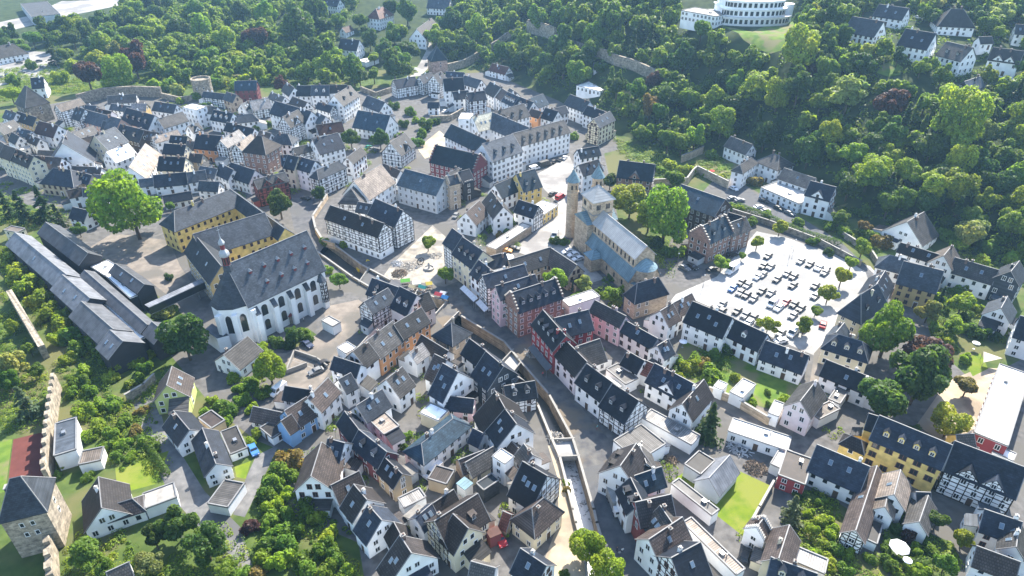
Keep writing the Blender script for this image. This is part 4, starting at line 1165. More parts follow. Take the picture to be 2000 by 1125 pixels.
# --- Romanesque church with copper roofs
def basilica():
    E, RR = 13.0, 3.6
    A = Vector(flat(1186, 419, E + RR)); B = Vector(flat(1263, 481, E + RR)); P = Vector(flat(1206, 475, E))
    u = (B - A).normalized(); n = Vector((-u.y, u.x)); hw = abs((P - A).dot(n))
    Q = Vector(flat(1180, 505, 5.5)); ow = abs((Q - A).dot(n)); L = (B - A).length
    if n.dot(P - A) > 0: u = -u; n = -n   # -y of the frame looks to the camera
    flip = -1 if (B - A).dot(u) < 0 else 1
    c = (A + B) / 2; rot = math.atan2(u.y, u.x); root = empty('basilica', (c.x, c.y, 0), rot)
    X = lambda t: t * flip       # t grows from the west tower to the apse
    foot((c.x, c.y), (u.x, u.y), L + 30, ow, 14)
    x0, x1 = -L / 2 - 3, L / 2
    b = MB(); gabled_block(b, min(X(x0), X(x1)), max(X(x0), X(x1)), hw, -.5, E, RR); link('nave', b.mesh('nave', [SAN]), root)
    b = MB(); gable_roof(b, min(X(x0), X(x1)), max(X(x0), X(x1)), hw, E, RR, .3, .4, .2, 0, 0); link('nave_roof', b.mesh('nave_roof', [COPL]), root)
    for q in (-1, 1):
        b = MB(); xs = (min(X(x0), X(x1 + 1)), max(X(x0), X(x1 + 1)))
        b.poly([(xs[0], q * ow, -.5), (xs[1], q * ow, -.5), (xs[1], q * ow, 5.5), (xs[0], q * ow, 5.5), (xs[0], q * hw, 9), (xs[1], q * hw, 9), (xs[0], q * hw, -.5), (xs[1], q * hw, -.5)], [(0, 1, 2, 3), (0, 3, 4, 6), (1, 7, 5, 2)], 0)
        link('aisle', b.mesh('aisle', [SAN]), root)
        b = MB(); v = [(xs[0] - .2, q * hw, 9.1), (xs[1] + .2, q * hw, 9.1), (xs[1] + .2, q * (ow + .5), 5.2), (xs[0] - .2, q * (ow + .5), 5.2)]; v += [(a, d, z + .2) for a, d, z in v]
        b.poly(v, [(0, 1, 2, 3), (4, 7, 6, 5), (2, 3, 7, 6), (0, 3, 7, 4), (1, 5, 6, 2)]); link('aisle_roof', b.mesh('aisle_roof', [COP]), root)
    k = 11
    for i in range(k):
        x = x0 + 2 + (x1 - x0 - 3) * i / (k - 1); link('window', ARCHS, root, (X(x), -hw, 11.1), 0, (.75, 1, 1.9))
        if i % 2: link('window', ARCHS, root, (X(x), -ow, 3.0), 0, (.8, 1, 1.7))
    # apse
    b = MB(); r = hw * 1.05; n_ = 10; pts = [(X(x1 + r * math.sin(math.pi * i / n_)), -r * math.cos(math.pi * i / n_)) for i in range(n_ + 1)]
    b.prism(pts, -.5, 9.5, 0); link('apse', b.mesh('apse', [SAN]), root)
    b = MB(); top = (X(x1 + .2), 0, 12.4); e = [(X(x1 + (r + .4) * math.sin(math.pi * i / n_)), -(r + .4) * math.cos(math.pi * i / n_), 9.5) for i in range(n_ + 1)]
    m_ = [(X(x1 + r * .42 * math.sin(math.pi * i / n_)), -r * .42 * math.cos(math.pi * i / n_), 11.7) for i in range(n_ + 1)]
    for i in range(n_):
        b.face([e[i], e[i + 1], m_[i + 1], m_[i]]); b.face([m_[i], m_[i + 1], top])
    b.face(e); link('apse_roof', b.mesh('apse_roof', [COP]), root)
    for i in (2, 4, 6): 
        a = math.pi * (i + .5) / n_; link('window', ARCHS, root, (X(x1 + r * math.sin(a)), -r * math.cos(a), 5.2), math.atan2(X(math.sin(a)), math.cos(a)), (.9, 1, 2))
    # side apse end at the aisle
    b = MB(); b.prism([(X(x1 + 1), -ow), (X(x1 + 3.2), -ow + 1), (X(x1 + 3.2), -hw), (X(x1 + 1), -hw)], -.5, 5, 0, 1); link('side_apse', b.mesh('side_apse', [SAN, COP]), root)
    # west block, transept roof, square tower, stair towers
    tw = hw * 1.12; xt1 = x0 + .3; xt0 = xt1 - 2 * tw
    b = MB(); b.box(min(X(xt0 - 1), X(xt1)), max(X(xt0 - 1), X(xt1)), -ow - .2, ow + .2, -.5, 12.6, 0); link('west_block', b.mesh('west_block', [SAN]), root)
    b = MB(); hx = (xt1 - xt0) / 2 + .5; cx = (xt0 - 1 + xt1) / 2; yy = ow + .5
    v = [(X(cx - hx - .4), -yy, 12.5), (X(cx + hx + .4), -yy, 12.5), (X(cx + hx + .4), yy, 12.5), (X(cx - hx - .4), yy, 12.5), (X(cx), -yy, 15.6), (X(cx), yy, 15.6)]
    b.poly(v, [(0, 1, 2, 3), (0, 4, 1), (2, 5, 3), (1, 4, 5, 2), (3, 5, 4, 0)]); link('transept_roof', b.mesh('transept_roof', [COP]), root)
    tc_ = (xt0 + xt1) / 2
    b = MB(); b.box(min(X(tc_ - tw * .95), X(tc_ + tw * .95)), max(X(tc_ - tw * .95), X(tc_ + tw * .95)), -tw * .95, tw * .95, 8, 20.5, 0); b.box(X(tc_) - tw, X(tc_) + tw, -tw, tw, 15.4, 15.75, 1); tow = link('tower', b.mesh('tower', [SAN, CAP]), root)
    b = MB(); hip_roof(b, tw * 1.95, tw * .97, 20.6, 4.2, .5, .2, 0, 0, .05); link('tower_roof', b.mesh('tower_roof', [COPL]), tow, (X(tc_), 0, 0))
    for sd_, rz in ((0, 0), (1, math.pi / 2)):
        for g in (-.45, .45):
            for e_ in (-.55, .0, .55):
                if sd_ == 0: link('window', ARCHS, tow, (X(tc_) + g * tw + e_, -tw * .95, 18.2), 0, (.42, 1, 1.9))
                else: link('window', ARCHS, tow, (X(tc_ + tw * .95 * flip * flip), g * tw + e_, 18.2), math.pi / 2 * flip, (.42, 1, 1.9))
    inv = Matrix.Rotation(-rot, 2)
    for px, py, hh in ((1120, 353, 22), (1168, 345, 22)):
        w = inv @ (Vector(flat(px, py, hh)) - c); b = MB(); b.lathe([(2.05, -.5), (2.0, hh - 4.2), (2.2, hh - 4.1), (2.2, hh - 3.8), (1.95, hh - 3.7), (1.95, hh), (2.3, hh)], 14, 0); st = link('stair_tower', b.mesh('stair_tower', [SAN]), root, (w.x, w.y, 0))
        b = MB(); b.lathe([(2.5, hh), (1.5, hh + 1.8), (.25, hh + 4.0), (.05, hh + 4.6)], 14, 0); b.lathe([(.04, hh + 4.5), (.22, hh + 4.9), (.04, hh + 5.3)], 8, 0); link('cone_roof', b.mesh('cone_roof', [COP]), st)
        for a in (-60, -105): link('window', ARCHS, st, (1.95 * math.cos(R(a) - rot), 1.95 * math.sin(R(a) - rot), hh - 1.9), R(a) - rot + math.pi / 2, (.6, 1, 1.6))
    # porch
    w = inv @ (Vector(flat(1152, 500, 5)) - c); b = MB(); b.box(-2.4, 2.4, -2.2, 2.6, -.5, 5, 0); po = link('porch', b.mesh('porch', [SAN]), root, (w.x, w.y + 1.5, 0))
    b = MB(); hip_roof(b, 4.8, 2.3, 5, 2.2, .4, .15, 0, 0, .05); link('porch_roof', b.mesh('porch_roof', [COP]), po, (0, .2, 0)); link('door', ARCHS, po, (-X(2.4) if flip > 0 else 2.4, .0, 1.8), -math.pi / 2 * flip, (2, 1.5, 3.6))
    tag(root, 'sandstone church with copper roofs, square tower and two round stair towers', 'church', None, None, (1190, 460))
basilica()
# --- town towers
def tower(c1, c2, c3, E, wm, rm, rise, label, pt, name='gate_tower', ridge=None, wins=()):
    a, b_, d = [Vector(flat(*p, E + T(*flat(*p, E)))) if False else Vector((at(*p, E).x, at(*p, E).y)) for p in (c1, c2, c3)]
    u = (a - b_); L = u.length; u /= L; n = Vector((-u.y, u.x)); w = (d - b_).dot(n); cc = (a + d) / 2
    cc = b_ + u * L / 2 + n * w / 2; rot = math.atan2(u.y, u.x); hw = abs(w) / 2
    z0 = T(cc.x, cc.y)
    root = empty(name, (cc.x, cc.y, z0), rot)
    q = MB(); q.box(-L / 2, L / 2, -hw, hw, -3, E, 0); link('walls', q.mesh('walls', [wm]), root)
    q = MB(); hip_roof(q, L, hw, E, rise, .35, .2, 0, 1, ridge if ridge else L * .12); rf = link('roof', q.mesh('roof', [rm, TRIM]), root)
    for sgn in (-1, 1):
        for k, z in enumerate((E * .55, E * .8)):
            link('window', WIN['n'], root, (sgn * L * .12, -sgn * 0 - hw if n.dot(cc) > 0 else hw, z), 0 if n.dot(cc) > 0 else math.pi, (.7, 1, 1.1))
            link('window', WIN['n'], root, (sgn * L / 2, hw * .15 * sgn, z), sgn * math.pi / 2, (.7, 1, 1.1))
    q = MB(); q.box(-.5, .5, -.6, .6, 0, 1.1, 0); q.box(-.6, .6, -.7, .7, 1.1, 1.25, 1); link('roof_hatch', q.mesh('roof_hatch', [rm, CAP]), rf, (L * .25, 0, E + rise * .55))
    foot((cc.x, cc.y), (u.x, u.y), L, hw, E)
    tag(root, label, 'tower', 'towers of the town wall', None, pt)
RUB = mat('rubble stone', (.25, .215, .165), .95, .45, .9, 'brick'); RUBP = mat('pinkish rubble', (.36, .25, .2), .95, .35, .9, 'brick')
tower((0, 1020), (89, 998), (97, 938), 11, RUB, roofm('sl'), 6.5, 'big stone wall tower with dark slate roof in the lower left corner', (60, 1000), 'wall_tower')
tower((30, 203), (50, 211), (88, 197), 9, RUB, roofm('gr'), 9, 'yellowish stone gate tower with a tall pyramid roof left of the old town', (60, 205))
tower((835, 114), (842, 120), (871, 115), 8, RUBP, roofm('tl'), 8, 'pinkish gate tower with a tall slate roof where the town wall climbs the hill', (852, 120))
def round_tower():
    p = at(400, 190); b = MB(); b.lathe([(5.6, -2), (5.3, 9), (5.5, 9.2), (5.5, 10)], 20, 0); b.lathe([(4.8, 10), (4.8, 10.02)], 20, 1)
    o = empty('round_tower', p); link('walls', b.mesh('walls', [RUB, CAP]), o)
    b = MB(); b.lathe([(5.5, 10.0), (5.5, 11.1), (4.7, 11.1), (4.7, 10.05)], 20, 0); link('parapet', b.mesh('parapet', [RUB]), o)
    for a in (-100, -60): link('window', WIN['n'], o, (5.4 * math.cos(R(a)), 5.4 * math.sin(R(a)), 6.5), R(a) + math.pi / 2, (.6, 1, 1.2))
    tag(o, 'round flat-topped stone tower of the town wall beside the dark red house', 'tower', 'towers of the town wall', None, (400, 170))
round_tower()
def pw(*pts): return [tuple(at(*p)[:2]) for p in pts]
strip_wall('town_wall', dens([(155, 205), (205, 192), (262, 188), (318, 190)], False), -2, 6.0, 1.4, RUB, 'long stone town wall behind the left part of the old town', ground=True, cap=False)
strip_wall('town_wall', dens([(318, 192), (352, 200), (385, 196)], False), -2, 3.2, 1.0, RUB, 'low stone town wall between the long wall and the round tower', ground=True, cap=False)
strip_wall('town_wall', dens([(872, 140), (905, 132), (950, 104), (990, 78), (1026, 62)], False), -3, 5.0, 1.3, RUB, 'stone town wall climbing the wooded hill from the gate tower', ground=True, cren=False, cap=False)
strip_wall('town_wall', dens([(1030, 62), (1068, 72), (1084, 80)], False), -3, 7.0, 1.6, RUB, 'ruined stone corner tower wall at the top of the wooded hill', ground=True, cren=True, cap=False)
strip_wall('town_wall', dens([(1084, 80), (1135, 100), (1165, 112)], False), -3, 4.5, 1.3, RUB, 'stone town wall descending from the hilltop corner behind the trees', ground=True, cap=False)
strip_wall('town_wall', dens([(1165, 112), (1200, 126), (1235, 136), (1270, 152), (1300, 172)], False), -3, 5.5, 1.4, RUB, 'stone town wall descending to the right above the wooded slope', ground=True, cap=False)
strip_wall('town_wall', dens([(840, 238), (880, 236), (905, 222)], False), -1, 3.2, .8, RUB, 'grey stone wall beside the sandy school playground', ground=True, cap=False)
strip_wall('town_wall', dens([(705, 178), (735, 190), (770, 178), (775, 170)], False), -1, 3, .8, RUB, 'stepped stone wall at the road below the left hillside', ground=True, cap=False)
strip_wall('town_wall', dens([(28, 590), (60, 645), (92, 700)], False), -1, 4.5, 1.6, RUB, 'overgrown stone town wall running beside the yellow-green bushes', cap=False)
strip_wall('town_wall', dens([(118, 760), (112, 800), (106, 850), (102, 905), (100, 948)], False), -1, 5.0, .9, RUB, 'stone town wall with battlements above the red sports court', cren=True, cap=False)
strip_wall('town_wall', dens([(108, 1075), (112, 1150)], False), -1, 4.5, 1.2, RUB, 'short stone town wall below the big corner tower', cren=True, cap=False)
strip_wall('garden_wall', dens([(1384, 770), (1430, 788), (1500, 830)], False), -.5, 2.4, .5, SAN, 'stone garden wall along the lane behind the row house gardens')
strip_wall('garden_wall', dens([(1508, 950), (1480, 1000), (1458, 1040)], False), -.5, 1.8, .4, SAN, 'straight garden wall on the right edge of the bright green lawn')
strip_wall('garden_wall', dens([(250, 785), (285, 765), (305, 745)], False), -.5, 2.6, .5, RUB, 'stone garden wall beside the green house')
strip_wall('garden_wall', dens([(1270, 365), (1340, 362), (1352, 345), (1360, 338), (1420, 368)], False), -.5, 3.4, .5, SAN, 'tall sandstone garden wall behind the blue-roofed brick building', ground=True)
strip_wall('garden_wall', dens([(1330, 318), (1372, 300)], False), -1, 3.6, .5, SAN, 'isolated sandstone wall piece at the foot of the wooded slope', ground=True)
strip_wall('garden_wall', dens([(1430, 418), (1500, 440), (1600, 478), (1680, 520)], False), -.5, 2.2, .4, RUB, 'low stone wall between the car park and the road behind it', ground=True)
strip_wall('garden_wall', dens([(1640, 460), (1700, 500), (1716, 525)], False), -.5, 2.2, .5, RUB, 'stone wall along the road near the ochre house', ground=True)
strip_wall('garden_wall', dens([(640, 388), (612, 430), (618, 455), (632, 478), (655, 484)], False), -.5, 2.0, .6, SAN, 'curved stone wall at the corner of the long half-timbered house')
strip_wall('garden_wall', dens([(600, 715), (560, 730), (576, 690), (620, 705), (640, 720)], False), -.3, 1.2, .3, CAP, 'low wall round the small marked parking court')
strip_wall('garden_wall', dens([(700, 690), (735, 650), (745, 640)], False), -.3, 2.0, .3, CW, 'white garden wall beside the dark lawn behind the orange house')
# --- footbridge between school and abbey
def footbridge():
    a = Vector(flat(288, 602, 5)); b_ = Vector(flat(405, 548, 5)); c = (a + b_) / 2; d = b_ - a; L = d.length; o = empty('covered_footbridge', (c.x, c.y, 0), math.atan2(d.y, d.x))
    b = MB(); b.box(-L / 2, L / 2, -1.1, 1.1, 3.0, 3.25, 0); link('deck', b.mesh('deck', [METAL]), o)
    b = MB(); b.box(-L / 2, L / 2, -1.3, 1.3, 5.6, 5.8, 0); link('roof', b.mesh('roof', [roofm('zn')]), o)
    for q in (-1, 1): b = MB(); b.box(-L / 2, L / 2, q * 1.05 - .03, q * 1.05 + .03, 3.25, 5.6, 0); link('glazing', b.mesh('glazing', [GLASS]), o)
    for x in (-.3, .3):
        b = MB(); b.bar((x * L, 0, -.3), (x * L, 0, 3), .25, 8, 0); link('post', b.mesh('post', [METAL]), o)
    tag(o, 'covered glazed footbridge between the school halls and the abbey', 'footbridge')
footbridge()
# --- curved white clinic on the hill
def clinic():
    p = [at(*q) for q in ((1432, 40), (1450, 55), (1472, 59), (1494, 55), (1516, 38))]; base = min(T(q.x, q.y) for q in p)
    cx = sum(q.x for q in p) / 5; cy = sum(q.y for q in p) / 5; o = empty('clinic', (cx, cy + 5, base))
    Rw = abs(p[4].x - p[0].x) / 2 * 1.45
    def arc(r, y0, dp): return [(r * math.cos(math.pi + math.pi * i / 16), y0 + r * .42 * math.sin(math.pi + math.pi * i / 16)) for i in range(17)] + [(r, y0 + dp), (-r, y0 + dp)]
    wh = CW
    for nm, r, z0, z1 in (('lower_tier', Rw * 1.12, -3, 4.0), ('middle_tier', Rw * .95, 4, 7.8), ('upper_tier', Rw * .88, 7.8, 12)):
        b = MB(); b.prism(arc(r, 0, 16), z0, z1, 0); b.prism(arc(r + .8, 0, 16), z1, z1 + .35, 0, 1); t = link(nm, b.mesh(nm, [wh, roofm('wf')]), o)
        k = int(r * 1.1)
        for i in range(1, k):
            a = math.pi + math.pi * i / k; nx, ny = math.cos(a) * .42, math.sin(a); l = math.hypot(nx, ny)
            link('window', WIN['n'], t, (r * math.cos(a), r * .42 * math.sin(a), (max(z0, 0) + z1) / 2 + .2), math.atan2(nx / l, -ny / l), (1.7, 1, 2.3))
    b = MB(); b.prism(arc(Rw * .8, 1, 14), 12.35, 13.2, 0, 1); link('roof', b.mesh('roof', [wh, roofm('sl')]), o)
    b = MB(); b.lathe([(3, -9), (3, 9), (3.2, 9.2)], 14, 0); link('stair_drum', b.mesh('stair_drum', [wh]), o, (Rw * 1.12, 5, 0))
    tag(o, 'curved white clinic with window bands on the hill at the top edge', 'clinic', None, None, (1450, 25)); foot((cx, cy + 5), (1, 0), Rw * 2.4, 14, 12)
clinic()

for _h in HOUSES:
    if 'skip' not in _h: build_house(_h)

# ---------------------------------------------------------------- trees, bushes, woodland
nrng = np.random.default_rng(5)
def quads_mesh(name, c, n, size, mats, up=0.0):
    """leaf sprays: one quad per centre c with normal n and half-size size"""
    k = len(c); t = nrng.normal(size=(k, 3)); n = n / np.linalg.norm(n, axis=1, keepdims=True)
    a = np.cross(n, t); a /= np.linalg.norm(a, axis=1, keepdims=True); b = np.cross(n, a)
    a *= size[:, None] * nrng.uniform(.75, 1.25, (k, 1)); b *= size[:, None] * nrng.uniform(.5, 1.0, (k, 1))
    bend = n * (size * .35)[:, None]
    v = np.stack([c - a - bend, c - b, c + a - bend, c + b], 1).reshape(-1, 3)
    me = bpy.data.meshes.new(name); me.vertices.add(4 * k); me.vertices.foreach_set('co', v.astype(np.float32).ravel())
    me.loops.add(4 * k); me.loops.foreach_set('vertex_index', np.arange(4 * k, dtype=np.int32))
    me.polygons.add(k); me.polygons.foreach_set('loop_start', np.arange(0, 4 * k, 4, dtype=np.int32))
    me.update(calc_edges=True)
    for m in mats: me.materials.append(m)
    return me
def round_cloud(nl, seed, tall=1.0, blobs=16, leaf=.085, flatb=.55):
    """leaf centres of a broad crown of radius 1: clumps over an uneven ellipsoid"""
    g = np.random.default_rng(seed); cs = []; rs = []
    while len(cs) < blobs:
        d = g.normal(size=3); d /= np.linalg.norm(d)
        if d[2] < -flatb: continue
        r = g.uniform(.2, .84); cs.append(d * r * np.array([1, 1, tall])); rs.append(g.uniform(.2, .42))
    cs.append(np.zeros(3)); rs.append(.55); cs = np.array(cs); rs = np.array(rs)
    w = rs ** 2 / np.sum(rs ** 2); idx = g.choice(len(cs), nl * 2, p=w)
    d = g.normal(size=(nl * 2, 3)); d /= np.linalg.norm(d, axis=1, keepdims=True)
    p = cs[idx] + d * rs[idx][:, None] * g.uniform(.82, 1.08, (nl * 2, 1))
    dist = np.linalg.norm(p[:, None, :] - cs[None], axis=2) / rs[None]
    keep = dist.min(1) > .80
    p = p[keep][:nl]; d = d[keep][:nl]; p = p / np.percentile(np.hypot(p[:, 0], p[:, 1]), 95)
    nrm = d * .8 + g.normal(size=d.shape) * .45 + np.array([0, 0, .25])
    return p, nrm, np.full(len(p), leaf) * g.uniform(.7, 1.4, len(p))
def cone_cloud(nl, seed, wid=.34, leaf=.06):
    """leaf centres of a conifer of height 2 (z -1..1) with drooping branch tiers"""
    g = np.random.default_rng(seed); nb = 110; h = g.uniform(0, 1, nb) ** 1.15; az = g.uniform(0, 2 * math.pi, nb)
    i = g.integers(0, nb, nl); t = g.uniform(.15, 1, nl) ** .7
    r = (1 - h[i]) * wid * 2 * (.75 + .35 * np.sin(az[i] * 3 + h[i] * 40)) + .03
    x = r * t; z = h[i] * 2 - 1 - x * .35 + g.normal(0, .025, nl)
    a = az[i] + g.normal(0, .10, nl)
    p = np.stack([np.cos(a) * x, np.sin(a) * x, z], 1)
    n = np.stack([np.cos(a) * .5, np.sin(a) * .5, np.full(nl, .8)], 1) + g.normal(size=(nl, 3)) * .35
    return p, n, np.full(nl, leaf) * g.uniform(.7, 1.3, nl)
def mk(name, cl): return quads_mesh(name, *cl, [LEAF])
CROWN = {'r': [mk('crown', round_cloud(2600, s, .95, 15, .085)) for s in (1, 2, 3, 4)],
         't': [mk('crown', round_cloud(2600, s, 1.35, 18, .085)) for s in (11, 12)],
         'f': [mk('crown', round_cloud(5200, s, 1.0, 24, .058)) for s in (21, 22)],
         'c': [mk('crown', cone_cloud(2600, s)) for s in (31, 32)],
         'k': [mk('crown', cone_cloud(2200, s, .2)) for s in (41,)],
         's': [mk('shrub', round_cloud(900, s, .75, 9, .12)) for s in (51, 52, 53)]}
def trunk_mesh(seed):
    g = random.Random(seed); b = MB(); b.bar((0, 0, -.6), (0, 0, .55), .07, 8, 0, .05); b.bar((0, 0, .55), (.04, .02, 1.1), .05, 7, 0, .025)
    for i in range(5):
        a = g.uniform(0, 6.28); z = g.uniform(.45, .8); b.bar((0, 0, z), (.42 * math.cos(a), .42 * math.sin(a), z + g.uniform(.25, .5)), .028, 5, 0, .01)
    return b.mesh('trunk', [BARK])
TRUNK = [trunk_mesh(s) for s in (1, 2, 3)]
KIND = {  # words, crown meshes, colour, height factor
 'b': ('bright green leafy tree', 'rf', (0.135, 0.21, 0.024)), 'm': ('mid green leafy tree', 'r', (0.085, 0.15, 0.025)), 'd': ('dark green leafy tree', 'rt', (0.05, 0.095, 0.024)),
 'y': ('yellow-green leafy tree', 'rf', (.165, .22, .03)), 'p': ('purple-leaved tree', 'r', (0.065, 0.034, 0.044)), 'w': ('pale grey-green tree', 'rt', (0.17, 0.205, 0.08)),
 'c': ('dark conifer', 'c', (0.036, 0.07, 0.025)), 's': ('bluish spruce', 'c', (0.075, 0.12, 0.08)), 'k': ('slim dark conifer', 'k', (0.045, 0.085, 0.03)), 'o': ('olive brown tree', 'r', (0.13, 0.11, 0.045))}
TREES = []
def add_tree(pos, r, k, tall=None, label=None, pt=None):
    """pos = place of the trunk on the ground, r = crown radius in metres"""
    TREES.append((Vector(pos), r, k, tall, label, pt))
def tree_px(u, v, rp, k, label=None, ht=None):
    r = 4.0; con = k in 'csk'
    for _ in range(8):
        hc = (r * 1.25 if con else r * (1.05 if rp < 14 else 1.0) + 1.2); p = at(u, v, hc); r = rp / proj(p)[2]
        if con: r = min(r, 9)
    add_tree((p.x, p.y, T(p.x, p.y)), r, k, ht, label, (u, v))
ML = """255 412 56 b|huge round bright green tree beside the school yard
360 665 40 d|large dark round tree between the school halls and the abbey church
525 720 30 b|round bright green tree beside the marked parking court
545 398 27 d|dark tree in front of the red half-timbered house
585 372 0 d
622 378 14 d
685 270 17 d|left one of the two dark trees beside the parked green cars
742 272 17 d|right one of the two dark trees beside the parked green cars
835 470 17 b|small round tree on the sandy square nearest the long half-timbered house
869 533 18 b|small round tree on the sandy square nearest the market stalls
661 543 17 m|young tree at the right end of the abbey church
1085 540 22 b
1138 553 19 w
1118 562 8 k
1232 392 34 y|yellow-green churchyard tree behind the square copper-roofed tower
1300 430 48 b|biggest bright green churchyard tree between the basilica and the brick house
1268 425 26 b
1320 352 21 m
1192 352 15 d
1525 440 17 y
1480 470 14 y
1410 511 15 b
1450 494 9 b
1685 485 17 y
1664 510 15 y
1645 540 18 y
1620 570 20 y
1595 602 12 y
1502 630 19 y
1572 634 17 y
1735 652 50 b|big bright green tree right of the cream hipped house
1815 608 20 w
1840 578 15 k
1880 592 24 b
1868 635 22 y
1810 700 46 p|wide purple-leaved tree behind the two large dark trees near the playground
1795 745 50 d|right one of the two large dark trees at the playground
1730 785 50 d|left one of the two large dark trees at the playground
1858 822 36 y|yellow-green tree at the lower edge of the sandy playground
1892 750 24 o
1388 826 36 c|tall dark conifer beside the white warehouse
1548 996 32 s|bluish spruce beside the bright green lawn
1590 1030 14 y
1148 1070 40 b|large bright green tree on the river bank at the bottom edge
1185 1118 34 b
345 1025 34 d
400 1062 40 d
300 1050 24 d
165 1078 36 m
205 1110 22 m
290 1098 26 w
440 1110 20 m
45 785 32 s|bluish spruce below the town wall on the left edge
12 715 34 w
22 636 15 b
56 678 14 m
1835 1010 24 d
1885 1050 20 y
1850 1098 22 m
1760 340 0 m
1195 573 20 b
572 655 19 d
100 102 20 c|dark conifer beside the parked cars at the upper left
170 148 26 p|left purple tree behind the left stone gate tower
262 122 30 p|largest purple tree behind the long town wall
500 75 26 p|tall purple tree above the dark red house
440 78 28 y
228 148 28 b
190 112 18 y
226 98 17 w
200 90 20 b
20 182 18 b
1562 98 40 y
1302 102 16 w
1272 72 20 k
1238 85 20 k
1252 60 16 c
1100 85 26 d
1140 118 24 d
1050 34 24 m
1095 30 22 m
40 405 26 c
82 400 28 c
112 422 18 c
12 402 22 c
190 412 18 m
152 445 14 m
1928 392 22 y
1700 335 36 y
1772 330 28 y
1668 300 24 b
1872 245 50 y
1820 285 30 d
1962 300 30 m
1482 235 20 k
1518 250 18 k
1450 235 17 c
1604 310 12 k
1350 200 24 m
1290 220 22 m
330 400 10 m
1640 425 16 m
1690 440 14 o
1815 470 0 m
1600 120 22 d
1690 130 22 d
1580 135 18 p
1660 180 38 w
1740 205 30 p
1560 170 30 d
1100 235 0 m
420 820 0 m
410 115 22 m
362 105 24 d
330 95 24 y
300 60 24 b
255 60 22 m
350 60 20 d
395 60 24 b
540 110 22 m
585 60 34 d
620 45 26 c
640 130 26 m
690 140 24 m
610 105 22 d
460 115 18 y
505 140 20 b
550 165 14 p
770 135 26 d
850 70 20 b
930 60 24 b
910 90 20 d
980 105 16 d
1010 120 16 d
1040 110 20 m
1060 130 20 d
1100 130 22 d
1130 150 22 m
1165 60 26 m
1200 40 26 m
1010 80 14 d
960 115 14 m
1205 170 20 d
1245 180 18 m
1270 205 24 o
1300 190 22 d
1385 165 24 d
1420 150 24 d
1390 115 24 m
1350 85 22 d
1335 120 26 d
1370 60 18 m
1470 170 34 y
1440 205 26 d
1520 190 28 y
1280 160 16 p
640 62 20 d
175 86 16 d
128 108 15 m
214 74 18 m
236 42 16 d
262 22 18 m
292 6 18 d
332 6 18 m
716 64 14 d
770 72 18 m
752 96 15 d
776 116 22 m
700 36 12 b
660 46 14 m
730 146 14 m
702 150 16 d
20 66 16 d
4 72 14 m
62 74 16 m
86 56 18 d
112 76 18 m
132 52 20 b
142 76 18 d
162 62 18 m
42 92 12 m
12 86 14 d
200 45 18 d
250 35 18 m
15 745 20 m
70 720 16 m
30 700 18 d
612 22 26 m
560 66 18 m
705 40 14 m
722 80 16 d
655 105 16 b
780 60 24 m
795 98 22 d
795 25 20 m
765 18 18 d
880 45 22 d
885 88 16 m
600 140 18 m
730 110 12 b
1650 75 18 d
1620 40 24 d
1580 60 22 m
1690 100 16 y
1755 110 14 d
1800 130 18 b
1840 150 20 m
1930 150 16 y
1820 30 16 d
1910 30 20 d
1775 55 8 m
1690 10 18 d
1955 60 14 b
1985 130 18 m
90 70 14 m
120 55 18 d
150 45 14 b
30 160 12 m
300 25 18 d
380 20 20 m
470 30 20 d
520 30 20 b
430 10 18 m
"""
for l in ML.strip().split('\n'):
    a, _, lb = l.partition('|'); t = a.split()
    if float(t[2]) > 0: tree_px(float(t[0]), float(t[1]), float(t[2]), t[3], lb or None)
# keep-clear discs in the picture so that trees do not hide the buildings the photograph shows
CLEAR = [(1745, 30, 34), (1700, 55, 36), (1800, 80, 40), (1870, 50, 44), (1875, 110, 40), (1970, 115, 42), (1905, 165, 26), (1925, 85, 18), (1995, 60, 18), (742, 45, 30), (688, 95, 28), (650, 12, 24), (676, 62, 12), (565, 38, 16),
 (825, 72, 26), (860, 15, 24), (1450, 35, 66), (1365, 38, 40), (1500, 75, 44), (1155, 170, 34), (1170, 132, 10), (1440, 292, 34), (1500, 330, 40), (1560, 370, 50), (1610, 395, 36), (1780, 455, 44), (850, 120, 26), (722, 122, 22), (1045, 50, 26), (980, 80, 18), (915, 112, 18), (1250, 145, 28), (1205, 125, 16), (870, 128, 18), (1080, 70, 14),
 (15, 100, 30), (60, 165, 26), (55, 135, 50), (140, 85, 30), (40, 40, 60), (110, 20, 40), (180, 8, 40), (215, 185, 90), (400, 172, 24), (480, 175, 30), (1732, 134, 16), (830, 120, 18), (1420, 325, 30), (1360, 320, 30), (985, 130, 20), (740, 165, 40), (350, 195, 40), (1240, 340, 40), (1660, 470, 40), (1715, 525, 30)]
FORESTS = [([(1000, 135), (900, 130), (860, 100), (880, -30), (1310, -30), (1330, 60), (1440, 110), (1560, 112), (1640, 95), (1700, 145), (1800, 210), (2060, 170), (2060, 520), (2000, 520), (1900, 500), (1830, 470), (1740, 440), (1660, 420), (1620, 350), (1500, 300), (1400, 290), (1340, 312), (1260, 292), (1210, 235), (1110, 190)], 6.8, 'ddmmmmybwyck'),
 ([(120, 42), (230, 20), (360, -40), (720, -40), (650, 90), (700, 130), (830, 140), (690, 172), (520, 165), (420, 172), (330, 172), (300, 140), (180, 125), (70, 80)], 8.5, 'ddmmmmyybbwc'),
 ([(1560, -30), (2060, -30), (2060, 150), (1900, 200), (1700, 140), (1640, 95), (1560, 100)], 7.4, 'ddmmmybwc'), ([(-60, 45), (70, 30), (115, 60), (60, 85), (-60, 90)], 9, 'dmmb')]
EXTRA = []
